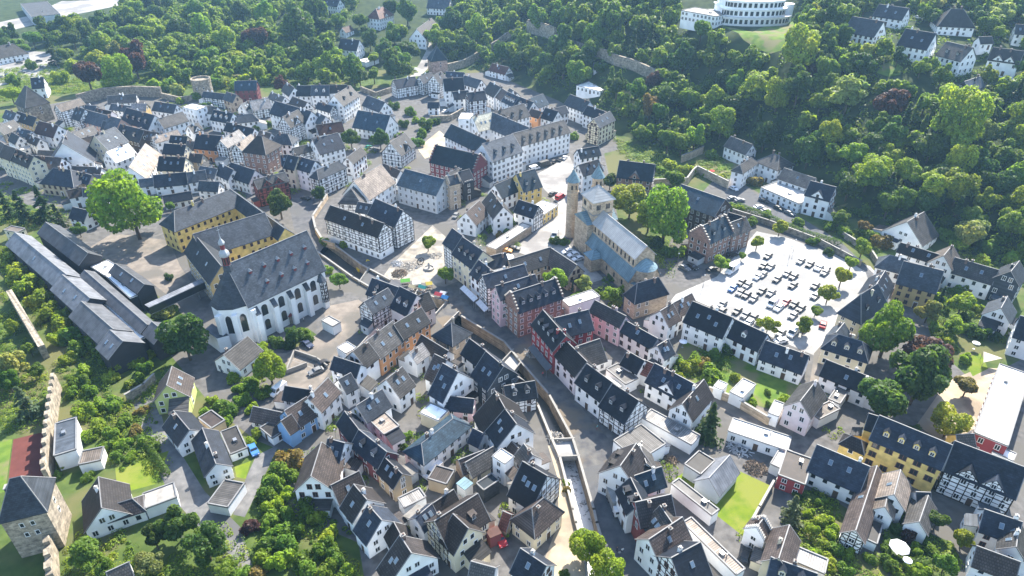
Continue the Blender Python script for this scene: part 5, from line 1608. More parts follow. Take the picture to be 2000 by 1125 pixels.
for poly, sp, kinds in FORESTS:
    wp = [tuple(at(u, max(v, -25))[:2]) for u, v in poly]; x0, x1 = min(p[0] for p in wp), max(p[0] for p in wp); y0, y1 = min(p[1] for p in wp), max(p[1] for p in wp); y1 = min(y1, 760)
    y = y0
    while y < y1:
        x = x0
        while x < x1:
            px, py = x + rng.uniform(-.42, .42) * sp, y + rng.uniform(-.42, .42) * sp; x += sp
            if not pip(px, py, wp): continue
            r = rng.uniform(3.2, 6.3); k = rng.choice(kinds)
            if k == 'c': r *= .85
            z = T(px, py); u, v, s = proj((px, py, z + r)); 
            if u < -40 or u > 2040 or v < -40: continue
            if any(math.hypot(u - a, v - b_) < c * .85 + r * s * .55 for a, b_, c in CLEAR): continue
            if any('c' in h and abs(h['c'][0] - px) < 30 and inside(h, px, py, r * .75) for h in HOUSES): continue
            if any((t[0].x - px) ** 2 + (t[0].y - py) ** 2 < (t[1] * .75 + r * .55) ** 2 for t in TREES): continue
            if any((e[1][0] - px) ** 2 + (e[1][1] - py) ** 2 < (.42 * (e[2] + r)) ** 2 for e in EXTRA): continue
            EXTRA.append((r * s, (px, py, z), r, k))
        y += sp
EXTRA.sort(key=lambda e: -e[0])
NFREE = 296 - len(TREES)
for s, p, r, k in EXTRA[:NFREE]: add_tree(p, r, k, None, None, proj((p[0], p[1], p[2] + r))[:2])
def build_tree(pos, r, k, tall, label, pt):
    words, cm, col = KIND[k]; g = random.Random(int(pos.x * 13 + pos.y * 7))
    con = k in 'csk'; var = g.uniform(.8, 1.22); col = (col[0] * var * g.uniform(.85, 1.15), col[1] * var, col[2] * var)
    name = 'conifer' if con else 'tree'
    root = empty(name, (pos.x, pos.y, pos.z), g.uniform(0, 6.28))
    fine = 'f' in cm and proj(pos)[2] * r > 24
    me = g.choice(CROWN['f' if fine else cm[0] if cm[0] != 'f' else 'r'] if not (len(cm) > 1 and cm[1] == 't' and g.random() < .5) else CROWN['t'])
    if con:
        w = .62 if k != 'k' else .75; H = r * (2.5 if k != 's' else 2.3); sc = (r * 1.5, r * 1.5, H / 2); zc = H / 2 + .6
    else:
        tl = tall or g.uniform(.85, 1.22); sc = (r * g.uniform(.86, 1.14), r * g.uniform(.86, 1.14), r * tl); zc = r * tl * .92 + min(1.8, r * .35)
    link('crown', me, root, (0, 0, zc), 0, sc, col)
    ts = zc; link('trunk', g.choice(TRUNK), root, (0, 0, 0), 0, (ts * .9, ts * .9, ts) if not con else (ts * .5, ts * .5, ts * 1.0))
    tag(root, label, 'tree', 'trees in and around the town', words, pt)
for t in TREES: build_tree(*t)
# the rest of the far wood as one mass
def wood():
    cs, ns, ss, = [], [], []
    protos = [round_cloud(520, 60 + i, 1.05, 12, .17) for i in range(3)] + [cone_cloud(520, 70, .3, .11)]
    for s, p, r, k in EXTRA[NFREE:]:
        c, n, z = protos[3] if k in 'ck' else protos[rng.randrange(3)]; a = rng.uniform(0, 6.28); ca, sa = math.cos(a), math.sin(a)
        M = np.array([[ca, -sa, 0], [sa, ca, 0], [0, 0, 1]]); q = r * (1.5 if k in 'ck' else 1.05)
        cs.append(c @ M.T * q + np.array([p[0], p[1], p[2] + r * 1.15])); ns.append(n @ M.T); ss.append(z * q)
    # undergrowth on the wooded slopes
    for poly, sp, kinds in FORESTS[:3]:
        wp = [tuple(at(u, max(v, -25))[:2]) for u, v in poly]; x0, x1 = min(p[0] for p in wp), max(p[0] for p in wp); y0, y1 = min(p[1] for p in wp), min(760, max(p[1] for p in wp))
        for _ in range(int((x1 - x0) * (y1 - y0) / 9)):
            px, py = rng.uniform(x0, x1), rng.uniform(y0, y1)
            if not pip(px, py, wp): continue
            z = T(px, py); u, v, s = proj((px, py, z))
            if u < -20 or u > 2020 or v < -20 or any(math.hypot(u - a, v - b_) < c * .8 for a, b_, c in CLEAR): continue
            m = 14; d = nrng.normal(size=(m, 3)); d[:, 2] = abs(d[:, 2]); rr = rng.uniform(.8, 1.9)
            cs.append(np.array([px, py, z]) + d * rr * np.array([.6, .6, .5])); ns.append(d + np.array([0, 0, .5])); ss.append(np.full(m, .5))
    if not cs: return
    me = quads_mesh('woodland', np.concatenate(cs), np.concatenate(ns), np.concatenate(ss), [LEAF])
    o = link('woodland', me, None, None, 0, None, (.105, .165, .03)); o['kind'] = 'stuff'; o['label'] = 'far woodland and undergrowth covering the hillsides'
    print('WOOD', len(EXTRA), len(EXTRA) - NFREE, len(me.polygons))
wood()
# bushes and hedges
BUSH = []
def bush_px(u, v, rp, k):
    r = 1.5
    for _ in range(6): p = at(u, v, r * .7); r = 1.4 * rp / proj(p)[2]
    BUSH.append((p, r, k, (u, v)))
BL = """15 500 16 y;30 530 18 y;52 555 18 y;75 580 18 y;95 605 18 y;115 628 18 y;135 650 18 m;112 660 15 y;150 678 16 m;170 640 18 m;185 668 20 m;60 520 14 y;85 548 14 y;130 610 16 y;205 690 16 m;228 712 14 y;245 690 14 m;262 706 12 y;285 715 12 m;215 735 12 y;165 720 14 b;150 745 14 m;175 760 13 m;195 785 14 b;222 790 14 m;240 820 14 m;160 805 16 b;190 830 16 b;215 845 13 m;240 865 12 b;262 840 12 o;205 870 13 m;225 890 11 m;185 890 12 b;255 890 10 b;280 862 12 m;300 870 10 m;275 800 10 o;170 850 13 b
130 700 12 y;140 765 11 m;290 690 10 y;272 735 9 b;250 748 9 y;118 905 9 y;112 925 8 m;170 930 10 m
510 680 14 b;490 745 13 m;470 755 12 m;455 735 10 y;540 665 14 d;560 670 12 d;590 648 12 m;600 660 9 d;430 790 14 m;450 800 14 m;470 780 12 m;490 795 11 b;415 780 10 y;510 770 11 m;400 805 12 b;440 820 11 b;525 760 10 m;500 845 10 y;490 860 9 b
560 895 20 o;545 915 18 m;530 940 18 m;520 965 18 m;535 985 16 b;525 1010 18 m;545 1035 18 m;560 1060 20 m;520 1060 18 m;510 1090 18 b;545 1090 20 b;590 1090 18 m;575 1035 16 m;600 990 18 m;620 1005 16 y;560 1000 14 m;640 1040 16 y;630 1070 16 m;655 1090 16 m;600 1110 18 m;486 1025 14 p;560 965 12 b;575 930 12 m;500 1120 16 o;470 1120 16 m;640 1110 16 y;680 1110 12 b
1195 540 8 m;1130 575 14 m;1165 570 12 d;1205 588 12 y;1222 560 9 b;1260 525 10 m;1310 490 12 m;1285 470 12 d;1330 490 10 b
1330 705 10 b;1345 715 14 y;1360 700 14 b;1390 728 22 b;1375 710 12 o;1395 690 12 m;1340 720 9 y;1435 735 9 y;1325 740 10 y;1300 700 7 m;1420 680 12 d;1405 660 8 k;1470 785 9 b;1530 778 9 b;1505 790 7 m;1500 765 6 m;1462 770 7 b
1580 1000 10 b;1610 1015 14 y;1625 1040 14 b;1600 1055 14 y;1635 1070 14 m;1590 1080 14 b;1620 1095 14 y;1660 1080 12 b;1700 1090 10 m;1750 1030 12 d;1775 1045 14 p;1770 1015 9 b;1790 1075 12 m;1740 1100 16 m;1780 1105 14 b;1800 1115 14 b;1730 1070 10 m;1820 1070 12 m;1905 1030 10 y;1650 1110 12 m;1575 1110 12 y;1605 980 10 m;1560 965 8 d
1830 640 12 b;1855 665 12 y;1845 600 10 m;1900 640 14 m;1920 650 12 m;1890 615 10 d;1945 655 10 d;1830 580 12 b;1870 565 10 m;1920 507 13 y;1890 560 12 b;1905 600 12 y;1885 700 10 b;1960 640 12 m;1830 665 10 d;1790 835 8 d
1650 450 12 m;1620 440 10 m;1560 430 9 b;1590 470 9 m;1500 415 8 m;1470 430 10 b;1440 405 10 b;1530 440 9 b;1620 490 8 d;1660 500 8 m;1720 470 14 o;1700 455 14 m;1740 465 12 w;1850 455 14 m;1880 470 14 b;1890 440 12 y;1930 480 14 m;1960 460 14 d;1980 500 14 b;1850 430 12 m;1690 410 12 m
1240 330 10 m;1310 320 14 y;1340 330 12 y;1290 330 9 m;1380 335 8 b;1390 300 10 b;1470 330 9 d;1475 350 12 o;1410 345 7 y;1430 400 8 m;1190 420 10 m;1175 470 10 d;1085 468 9 d;1100 470 9 m
830 240 12 m;815 275 10 m;850 235 8 d;905 205 8 m;1160 268 10 d;1175 250 10 m;1120 265 8 m;960 445 8 m;990 450 8 m;975 460 7 o;1010 432 8 d;670 475 8 b;640 525 8 b;632 470 8 m;360 565 8 b;330 540 8 d;318 608 14 w;300 590 8 m;340 600 8 b
20 150 10 b;60 125 10 m;120 150 12 y;140 125 14 y;300 165 14 b;330 160 16 m;345 175 12 w;420 160 14 m;440 155 14 y;460 165 10 b;480 150 14 y;385 185 10 m;30 82 10 m;520 155 10 b;1175 130 10 d
800 215 10 m;790 240 9 d;825 258 9 m;780 262 8 m;812 232 7 b;768 205 8 d;400 205 9 d;418 212 7 m;350 195 7 y;500 250 7 d;520 240 8 d;640 175 8 m;1100 1120 8 m;1108 955 7 o;1106 942 6 b;845 860 7 m;795 850 10 m;785 870 9 m;910 960 6 b;985 1040 7 b"""
for l in BL.replace('\n', ';').split(';'):
    t = l.split(); bush_px(float(t[0]), float(t[1]), float(t[2]), t[3])
BW = {'b': 'bright green bush', 'm': 'mid green bush', 'd': 'dark green bush', 'y': 'yellow-green bush', 'p': 'purple bush', 'w': 'pale grey-green bush', 'o': 'brownish bush', 'k': 'slim dark bush'}
for p, r, k, pt in BUSH:
    g = random.Random(int(p.x * 17 + p.y * 5)); col = KIND[k][2]; var = g.uniform(.85, 1.3)
    o = link('shrub', g.choice(CROWN['s']), None, (p.x, p.y, T(p.x, p.y) + r * .42), g.uniform(0, 6.28), (r, r * g.uniform(.85, 1.1), r * g.uniform(.9, 1.15)), [c * var for c in col])
    tag(o, None, 'bush', 'bushes in the gardens', BW[k], pt)
GREEN = [[(0, 480), (60, 500), (170, 640), (250, 690), (330, 720), (300, 800), (330, 900), (310, 935), (230, 915), (150, 800), (118, 740), (60, 600), (0, 540)],
 [(560, 880), (590, 900), (570, 960), (640, 990), (690, 1090), (720, 1180), (480, 1180), (510, 1040), (500, 960)], [(130, 1050), (330, 1000), (470, 1040), (500, 1180), (130, 1180)], [(0, 560), (30, 600), (95, 740), (100, 830), (0, 850)],
 [(1566, 955), (1605, 962), (1665, 1000), (1632, 1075), (1730, 1090), (1740, 1180), (1560, 1180), (1530, 1060)], [(1750, 1020), (1800, 1035), (1850, 1060), (1880, 1100), (1850, 1130), (1740, 1140)],
 [(1640, 400), (1720, 425), (1830, 440), (2060, 480), (2060, 600), (1900, 510), (1840, 470), (1760, 470), (1700, 500), (1610, 440)], [(1200, 270), (1340, 320), (1420, 300), (1430, 345), (1330, 350), (1330, 420), (1210, 300)], [(1190, 420), (1340, 490), (1310, 540), (1290, 520), (1240, 470)],
 [(-40, 140), (100, 125), (300, 150), (480, 150), (480, 182), (330, 182), (150, 180), (0, 200)], [(1800, 585), (1850, 560), (1900, 590), (1960, 640), (1960, 715), (1890, 690), (1850, 690), (1820, 640)], [(1322, 690), (1342, 655), (1440, 690), (1400, 750), (1312, 735)], [(400, 770), (480, 720), (540, 700), (500, 800), (440, 820)], [(-60, 370), (120, 400), (210, 440), (60, 450), (-60, 430)], [(1180, 540), (1240, 560), (1230, 590), (1160, 580)]]
YARDS = [[(560, 720), (800, 600), (960, 700), (1060, 800), (1050, 1000), (700, 1120), (600, 900)], [(1130, 640), (1260, 640), (1400, 800), (1300, 900), (1250, 860)], [(900, 380), (1090, 380), (1000, 520), (900, 500)], [(0, 260), (330, 200), (760, 190), (800, 330), (640, 380), (330, 400), (0, 380)], [(1600, 700), (1700, 760), (1640, 860), (1560, 860)], [(1290, 880), (1420, 900), (1330, 960), (1280, 930)], [(1440, 1040), (1540, 1000), (1560, 1120), (1460, 1120)]]
def greenery():
    sets = {'b': ([], [], []), 'y': ([], [], []), 'm': ([], [], [])}
    for poly in GREEN + YARDS:
        yd = poly in YARDS; wp = [tuple(at(*q)[:2]) for q in poly]; x0, x1 = min(q[0] for q in wp), max(q[0] for q in wp); y0, y1 = min(q[1] for q in wp), max(q[1] for q in wp)
        for _ in range(int((x1 - x0) * (y1 - y0) / 2.4)):
            px, py = rng.uniform(x0, x1), rng.uniform(y0, y1)
            if not pip(px, py, wp) or any(inside(h, px, py, .5) for h in HOUSES if abs(h['c'][0] - px) < 40 and abs(h['c'][1] - py) < 40): continue
            if yd and (math.sin(px * .55 + 1.3) + math.sin(py * .47 + px * .17) < .75 or in_street(px, py)): continue
            if not yd and math.sin(px * .21 + 1.3) + math.sin(py * .17 + px * .07) < -1.0: continue
            s = sets[rng.choice('bbyymm')]; m = 34; d = nrng.normal(size=(m, 3)); d /= np.linalg.norm(d, axis=1, keepdims=True); d[:, 2] = abs(d[:, 2]); rr = rng.uniform(.5, 1.6)
            s[0].append(np.array([px, py, T(px, py)]) + d * rr * np.array([1, 1, .9])); s[1].append(d + np.array([0, 0, .5])); s[2].append(np.full(m, .2))
    for k, s in sets.items():
        o = link('garden_greenery', quads_mesh('garden_greenery', np.concatenate(s[0]), np.concatenate(s[1]), np.concatenate(s[2]), [LEAF]), None, None, 0, None, KIND[k][2]); o['kind'] = 'stuff'; o['label'] = {'b': 'bright green low planting filling the gardens', 'y': 'yellow-green low planting filling the gardens', 'm': 'mid green low planting filling the gardens'}[k]
greenery()
def hedge(pts, w, hgt, label, col=(.06, .11, .02)):
    q = dens(pts, False, 1.0); cs, ns, ss = [], [], []
    for a, c in zip(q, q[1:]):
        l = math.hypot(c[0] - a[0], c[1] - a[1]); m = int(l * 60 * hgt / 1.5)
        for _ in range(m):
            t = rng.random(); d = Vector((rng.gauss(0, 1), rng.gauss(0, 1), abs(rng.gauss(0, 1)))).normalized(); x, y = a[0] + (c[0] - a[0]) * t, a[1] + (c[1] - a[1]) * t
            cs.append((x + d.x * w / 2, y + d.y * w / 2, T(x, y) + rng.uniform(.2, 1) * hgt if d.z < .6 else T(x, y) + hgt * rng.uniform(.9, 1.05))); ns.append((d.x, d.y, d.z + .3)); ss.append(.22)
    o = link('hedge', quads_mesh('hedge', np.array(cs), np.array(ns), np.array(ss), [LEAF]), None, None, 0, None, col); tag(o, label, 'hedge', None)
hedge([(1440, 405), (1500, 428), (1560, 455), (1640, 480)], 2.2, 2.0, 'long green hedge between the car park and the road behind it')
hedge([(1822, 663), (1850, 655), (1862, 672), (1852, 682)], 2.0, 2.2, 'curved clipped hedge near the paved yard right of the big bright tree', (.09, .14, .02))
hedge([(1772, 1000), (1768, 1028)], 1.6, 2.0, 'short clipped hedge between the white gabled houses at the lower right', (.1, .16, .02))
hedge([(1780, 1110), (1812, 1106)], 2.5, 2.2, 'green hedge at the bottom edge near the white parasol')
hedge([(1728, 1045), (1730, 1085)], 1.4, 1.6, 'narrow hedge beside the low grey garage near the white parasol', (.08, .14, .03))
hedge([(270, 860), (295, 880), (310, 905), (328, 930)], 1.8, 1.8, 'rounded hedge along the left lane')

# ---------------------------------------------------------------- vehicles
def car_meshes(L=4.3, Wd=1.78, H=1.46, van=0):
    hw = Wd / 2; b = MB()
    if van: prof = [(-L / 2, .35), (-L / 2 + .05, H - .1), (-L / 2 + .25, H), (L * .22, H), (L * .36, 1.12), (L / 2 - .05, .92), (L / 2, .4)]
    else: prof = [(-L / 2, .38), (-L / 2 + .04, .88), (-L * .40, .98), (-L * .30, H - .05), (-L * .05, H), (L * .09, H - .08), (L * .22, 1.0), (L * .44, .86), (L / 2, .62), (L / 2 - .04, .3)]
    n = len(prof)
    def y(z): return hw * (1.0 if z < 1.0 else 1 - .2 * (z - 1.0) / (H - 1.0 + .01) * (0.5 if van else 1))
    v = [(x, -y(z), z) for x, z in prof] + [(x, y(z), z) for x, z in prof]
    b.poly(v, [(i, n + i, n + (i + 1) % n, (i + 1) % n) for i in range(n)][::1] + [tuple(range(n)), tuple(range(2 * n - 1, n - 1, -1))])
    body = b.mesh('body', [PAINT])
    g = MB(); e = .012; zb = 1.02; zt = H - .14
    xr, xf = (-L * .44, L * .30) if van else (-L * .33, L * .17)
    for q in (-1, 1):
        if van: g.poly([(L * .05, q * (y(zb) + e), 1.15), (L * .31, q * (y(zb) + e), 1.15), (L * .22, q * (y(zt) + e), zt), (L * .05, q * (y(zt) + e), zt)], [(0, 1, 2, 3)])
        else: g.poly([(xr, q * (y(zb) + e), zb), (xf, q * (y(zb) + e), zb), (L * .06, q * (y(zt) + e), zt), (-L * .27, q * (y(zt) + e), zt)], [(0, 1, 2, 3)])
    def scr(x0, z0, x1, z1, o): g.poly([(x0 + o, -y(z0) * .9, z0 + e), (x0 + o, y(z0) * .9, z0 + e), (x1 + o, y(z1) * .92, z1 + e), (x1 + o, -y(z1) * .92, z1 + e)], [(0, 1, 2, 3)])
    if van: scr(L * .345, 1.2, L * .235, H - .1, .02); scr(-L / 2 - .01, 1.15, -L / 2 + .02, H - .3, -.02)
    else: scr(L * .205, 1.04, L * .10, H - .1, .015); scr(-L * .385, 1.02, -L * .305, H - .1, -.02)
    gl = g.mesh('windows', [GLASS])
    w = MB(); w.bar((0, -.1, 0), (0, .1, 0), .32, 12, 0); w.bar((0, -.105, 0), (0, .105, 0), .18, 8, 1); wh = w.mesh('wheel', [RUBBER, METAL])
    lm = MB(); lm.box(-.03, .03, -.17, .17, -.07, .07); hl = lm.mesh('headlight', [FRAME])
    return body, gl, wh, hl, L, hw
CARM = {'car': car_meshes(), 'van': car_meshes(5.2, 1.95, 2.1, 1), 'minibus': car_meshes(6.8, 2.05, 2.7, 1), 'small': car_meshes(3.7, 1.68, 1.5)}
COL = {'w': ('white', (.75, .75, .75)), 'k': ('black', (.012, .012, .014)), 'g': ('dark grey', (.03, .032, .035)), 's': ('grey', (.16, .165, .17)), 'b': ('blue', (.04, .16, .42)), 'r': ('red', (.42, .02, .03)), 'o': ('orange', (.65, .27, .03)), 't': ('green', (.02, .2, .14)), 'n': ('dark blue', (.02, .035, .08))}
def car(u, v, du, dv, c, kind='car', label=None, where=''):
    body, gl, wh, hl, L, hw = CARM[kind]; p = at(u, v, .6); q = at(u + du, v + dv, .6); z = T(p.x, p.y)
    nm = {'car': 'parked_car', 'small': 'parked_car', 'van': 'van', 'minibus': 'minibus'}[kind]
    o = empty(nm, (p.x, p.y, z + .012), math.atan2(q.y - p.y, q.x - p.x))
    link('body', body, o, None, 0, None, COL[c][1]); link('windows', gl, o)
    for x in (-.31, .31):
        for y in (-1, 1): link('wheel', wh, o, (x * L, y * (hw - .08), .32))
    for y in (-1, 1): link('headlight', hl, o, (L / 2 - .02 if kind in ('car', 'small') else L / 2 - .03, y * hw * .68, .68))
    tag(o, label, 'van' if kind in ('van', 'minibus') else 'car', 'parked cars and vans', f"{COL[c][0]} {nm.replace('_', ' ')} {where}".strip(), (u, v))
PK = """1564 510 s;1582 516 g;1598 522 s;1613 527 g;1491 519 k;1505 521 s;1490 536 s;1518 545 g;1537 534 s;1550 540 g;1549 557 k;1448 551 g;1431 563 b;1460 557 s;1446 571 s;1458 576 g;1472 583 s;1488 568 g;1506 572 s;1592 558 g;1592 578 s;1521 601 w;1535 590 r;1551 594 g;1564 602 g;1549 616 s;1411 594 s;1409 608 g;1440 607 k;1456 615 s;1471 620 g;1462 630 w;1484 629 s;1600 523 w;1611 532 s;1572 640 k;1480 540 w;1525 650 s;1500 500 g"""
for l in PK.split(';'):
    t = l.split(); car(float(t[0]), float(t[1]), -10 + rng.uniform(-1, 1), 8.5, t[2], 'car', None, 'on the bright car park')
car(1509, 593, -10, 9, 'w', 'van', 'white van parked among the cars on the bright car park'); car(1430, 527, -12, 9, 'w', 'minibus', 'long white minibus at the left edge of the bright car park'); car(1549, 650, -9, 9, 'w', 'van', 'white van at the lower corner of the bright car park'); car(1526, 665, 12, -3, 'w', 'car', 'white car beside the row houses below the car park')
for s in """1337 523 10 5 s car at the brick house|1352 521 10 5 k car at the brick house|1430 497 10 -2 k car at the brick house|1390 525 8 -3 g car at the brick house
1433 368 10 5 w car on the road behind the car park|1430 387 10 -2 s car on the road behind the car park|1445 391 10 -1 s car on the road behind the car park|1482 404 10 -2 w car on the road behind the car park|1496 411 10 -1 s car on the road behind the car park|1493 392 10 4 g car on the road behind the car park|1521 406 10 5 k car on the road behind the car park|1543 416 8 4 s car on the road behind the car park
1108 491 -8 2 w car beside the basilica|1120 497 -8 2 w car beside the basilica|1129 505 -8 2 w car beside the basilica|1083 459 -2 12 w van on the church square|1094 385 10 -6 r van on the church square|1080 378 8 -4 g car on the church square|989 489 8 1 o car on the church square|1005 485 8 1 k car on the church square
1044 329 10 -3 w van in front of the white school|1065 322 10 -3 g minibus in front of the white school|1082 315 6 -6 k car in front of the white school|1095 311 6 -6 g car in front of the white school|1103 308 6 -6 w car in front of the white school
495 878 6 12 b car in the lane|976 1052 7 12 r car beside the hipped cream house|600 672 10 7 n car by the abbey church|628 711 -10 5 k car on the parking court|617 725 -10 4 s car on the parking court|543 762 -10 8 w van beside the parking court|433 716 8 9 g car beside the white house near the abbey|846 921 -9 8 w van beside the long white building|597 387 -10 -3 g car on the approach road
720 287 8 -3 t small between the dark trees|728 291 8 -3 s small between the dark trees|735 294 8 -3 g small between the dark trees|1608 633 4 -10 r car at the right edge of the car park|890 421 -6 8 s car on the street by the half-timbered rows
38 122 8 -1 g car on the lot at the upper left|57 126 8 -2 g car on the lot at the upper left|76 119 8 -1 k car on the lot at the upper left|15 147 8 2 n car on the lot at the upper left|2 151 8 2 g car on the lot at the upper left|83 131 8 1 s car on the lot at the upper left|42 141 8 -1 s car on the lot at the upper left|812 135 3 -9 w car at the gate road|833 125 2 -8 g car at the gate road|1793 34 6 2 w car by the hill houses|870 217 8 -3 w car below the timbered houses|1455 1084 4 -12 g car in the yard by the stepped gable|1260 1085 0 1 w car""".replace('\n', '|').split('|'):
    t = s.split(' ', 6)
    if len(t) < 7: continue
    car(float(t[0]), float(t[1]), float(t[2]), float(t[3]), t[4], t[5], None, t[6])
def truck():
    p = at(1201, 982, 1); q = at(1213, 1012, 1); o = empty('lorry', (p.x, p.y, .02), math.atan2(q.y - p.y, q.x - p.x))
    b = MB(); b.box(-3.3, 1.6, -1.15, 1.15, .9, 3.1); link('tarpaulin_box', b.mesh('tarpaulin_box', [mat('grey tarpaulin', (.24, .24, .235))]), o)
    b = MB(); b.box(1.8, 3.4, -1.1, 1.1, .6, 2.3); link('cab', b.mesh('cab', [PAINT]), o, None, 0, None, (.7, .7, .7))
    b = MB(); b.box(3.38, 3.43, -.95, .95, 1.45, 2.15); link('windscreen', b.mesh('windscreen', [GLASS]), o)
    for x in (-2.3, -1.2, 2.5):
        for y in (-1, 1): link('wheel', CARM['car'][2], o, (x, y * 1.0, .45), 0, (1.4, 1.4, 1.4))
    tag(o, 'lorry with grey tarpaulin parked in the street near the green awning', 'lorry')
truck()
def excavator():
    p = at(703, 512, .5); o = empty('excavator', (p.x, p.y, -3.4), .5); Y = flatmat('excavator yellow', (.75, .55, .03), .4)
    for y in (-.8, .8): b = MB(); b.box(-1.3, 1.3, y - .25, y + .25, 0, .7); link('track', b.mesh('track', [RUBBER]), o)
    b = MB(); b.box(-1.3, 1.1, -.95, .95, .75, 1.7); link('body', b.mesh('body', [Y]), o)
    b = MB(); b.box(-.1, 1.0, -.9, .0, 1.7, 2.9); link('cab', b.mesh('cab', [GLASS]), o)
    b = MB(); b.bar((1.0, .4, 1.5), (2.8, .4, 3.9), .2, 6); b.bar((2.8, .4, 3.9), (4.3, .4, 2.6), .16, 6); link('arm', b.mesh('arm', [Y]), o)
    b = MB(); b.box(4.0, 4.7, 0, .8, 1.9, 2.6); link('bucket', b.mesh('bucket', [METAL]), o)
    tag(o, 'yellow excavator standing in the river bed below the long half-timbered house', 'excavator')
excavator()

# ---------------------------------------------------------------- small things: stalls, parasols, awnings, lamps, debris, people
def cloth(name, c): return mat('cloth ' + name, c, .8, .12, 1.5)
def stall(u, v, ang, w, d, c, word, where):
    w *= .8; d *= .8
    p = at(u, v, 1); o = empty('market_stall', (p.x, p.y, 0.02), ang)
    for x in (-1, 1):
        for y in (-1, 1): b = MB(); b.bar((x * w / 2, y * d / 2, 0), (x * w / 2, y * d / 2, 2.1), .05, 6); link('post', b.mesh('post', [METAL]), o)
    b = MB(); b.poly([(-w / 2 - .2, -d / 2 - .2, 2.05), (w / 2 + .2, -d / 2 - .2, 2.05), (w / 2 + .2, d / 2 + .2, 2.05), (-w / 2 - .2, d / 2 + .2, 2.05), (-w / 2 - .2, 0, 2.75), (w / 2 + .2, 0, 2.75)], [(0, 1, 5, 4), (2, 3, 4, 5), (1, 2, 5), (3, 0, 4), (3, 2, 1, 0)])
    link('canopy', b.mesh('canopy', [cloth(word, c)]), o); b = MB(); b.box(-w / 2, w / 2, -d * .35, d * .1, .7, .82); link('counter', b.mesh('counter', [DOOR]), o)
    tag(o, f'{word} market stall {where}', 'market stall', 'market stalls by the river')
stall(792, 553, .2, 3.4, 2.4, (.1, .3, .05), 'bright green', 'at the end of the sandy square')
stall(814, 557, .2, 3, 2.2, (.7, .7, .6), 'cream white', 'next to the bright green stall')
stall(838, 559, .3, 2.2, 2, (.45, .36, .06), 'small yellow', 'on the dark quay street')
stall(826, 566, -.5, 3, 1.8, (.03, .22, .2), 'dark teal', 'beside the quay parapet')
stall(857, 580, -.4, 2.6, 2, (.33, .04, .05), 'red', 'by the quay parapet')
stall(866, 578, -.4, 2, 2, (.7, .7, .7), 'white', 'between the red and the blue stall')
stall(870, 586, -.4, 2.4, 2, (.03, .15, .35), 'blue', 'next to the red stall')
stall(806, 565, -.4, 2.4, 1.6, (.6, .5, .3), 'pale tan', 'nearest the river opening')
def parasol(u, v, r, c, label, h=2.5):
    p = at(u, v, h); o = empty('parasol', (p.x, p.y, T(p.x, p.y)), rng.uniform(0, 1))
    b = MB(); b.lathe([(r, h - .35), (r * .5, h - .05), (.05, h + .25)], 8, 0); link('canopy', b.mesh('canopy', [mat('parasol cloth %.2f' % c[0], c, .8, .04)]), o)
    b = MB(); b.bar((0, 0, 0), (0, 0, h), .035, 6); b.lathe([(.3, 0), (.3, .08)], 8, 0); link('pole', b.mesh('pole', [METAL]), o)
    tag(o, label, 'parasol', 'garden parasols')
parasol(1758, 1066, 2.0, (.6, .6, .62), 'large white octagonal parasol in the lower right garden')
parasol(1774, 1092, .9, (.8, .8, .8), 'small white parasol below the large octagonal one')
parasol(1908, 668, 1.1, (.7, .68, .62), 'pale parasol in the playground garden')
parasol(1335, 665, 1.2, (.72, .74, .76), 'white parasol in the row house garden below the car park')
parasol(1391, 332, 1.2, (.5, .06, .06), 'red parasol in the garden at the foot of the wooded slope', 2.3)
parasol(992, 500, 2.2, (.6, .28, .25), 'pink parasol on the church square beside the orange car')
def sail():
    o = empty('sun_sail', at(1940, 695, 0)); a = [at(1921, 687, 2.8), at(1958, 700, 2.4), at(1921, 708, 2.6)]; b = MB(); v = [x - o.location for x in a]; b.poly(v + [x + Vector((0, 0, .06)) for x in v], [(0, 1, 2), (5, 4, 3), (0, 3, 4, 1), (1, 4, 5, 2), (2, 5, 3, 0)]); link('cloth', b.mesh('cloth', [mat('sail cloth', (.4, .35, .29), .8, .05)]), o)
    for x in v: b = MB(); b.bar((x.x, x.y, 0), x, .05, 6); link('post', b.mesh('post', [METAL]), o)
    tag(o, 'triangular pale sun sail over the sandy playground', 'sun sail')
sail()
def awning(p0, p1, out, z, col, label):
    a, c = Vector(flat(*p0)), Vector(flat(*p1)); d = (c - a); L = d.length; d /= L; n = Vector((-d.y, d.x)); n = n if n.dot(-a) > 0 else -n
    if out < 0: n = -n; out = -out
    m = (a + c) / 2; o = empty('awning', (m.x, m.y, 0)); b = MB(); q = [a - m, c - m, c - m + n * out, a - m + n * out]; v = [(q[0].x, q[0].y, z), (q[1].x, q[1].y, z), (q[2].x, q[2].y, z - .8), (q[3].x, q[3].y, z - .8)]
    v += [(x, y, w + .07) for x, y, w in v]; b.poly(v, [(3, 2, 1, 0), (4, 5, 6, 7), (2, 3, 7, 6), (0, 4, 7, 3), (1, 2, 6, 5)]); link('cloth', b.mesh('cloth', [cloth(label[:12], col)]), o)
    for t in q[2:]: b = MB(); b.bar((t.x, t.y, 0), (t.x, t.y, z - .8), .04, 6); link('post', b.mesh('post', [METAL]), o)
    tag(o, label, 'awning', 'shop awnings')
awning((907, 572), (934, 598), 1.6, 3.0, (.5, .52, .54), 'grey shop awning below the white dormer house on the quay street')
awning((938, 600), (955, 618), 1.6, 3.0, (.6, .62, .64), 'pale shop awning next to the pink gabled house')
awning((1222, 1022), (1246, 1066), -1.6, 3.0, (.02, .28, .23), 'green awning along the street below the red half-timbered house')
awning((1042, 690), (1078, 735), 1.8, 3.2, (.1, .11, .12), 'dark awning at the foot of the red house on the quay street')
LAMPH = flatmat('lamp glass', (.6, .6, .58), .3)
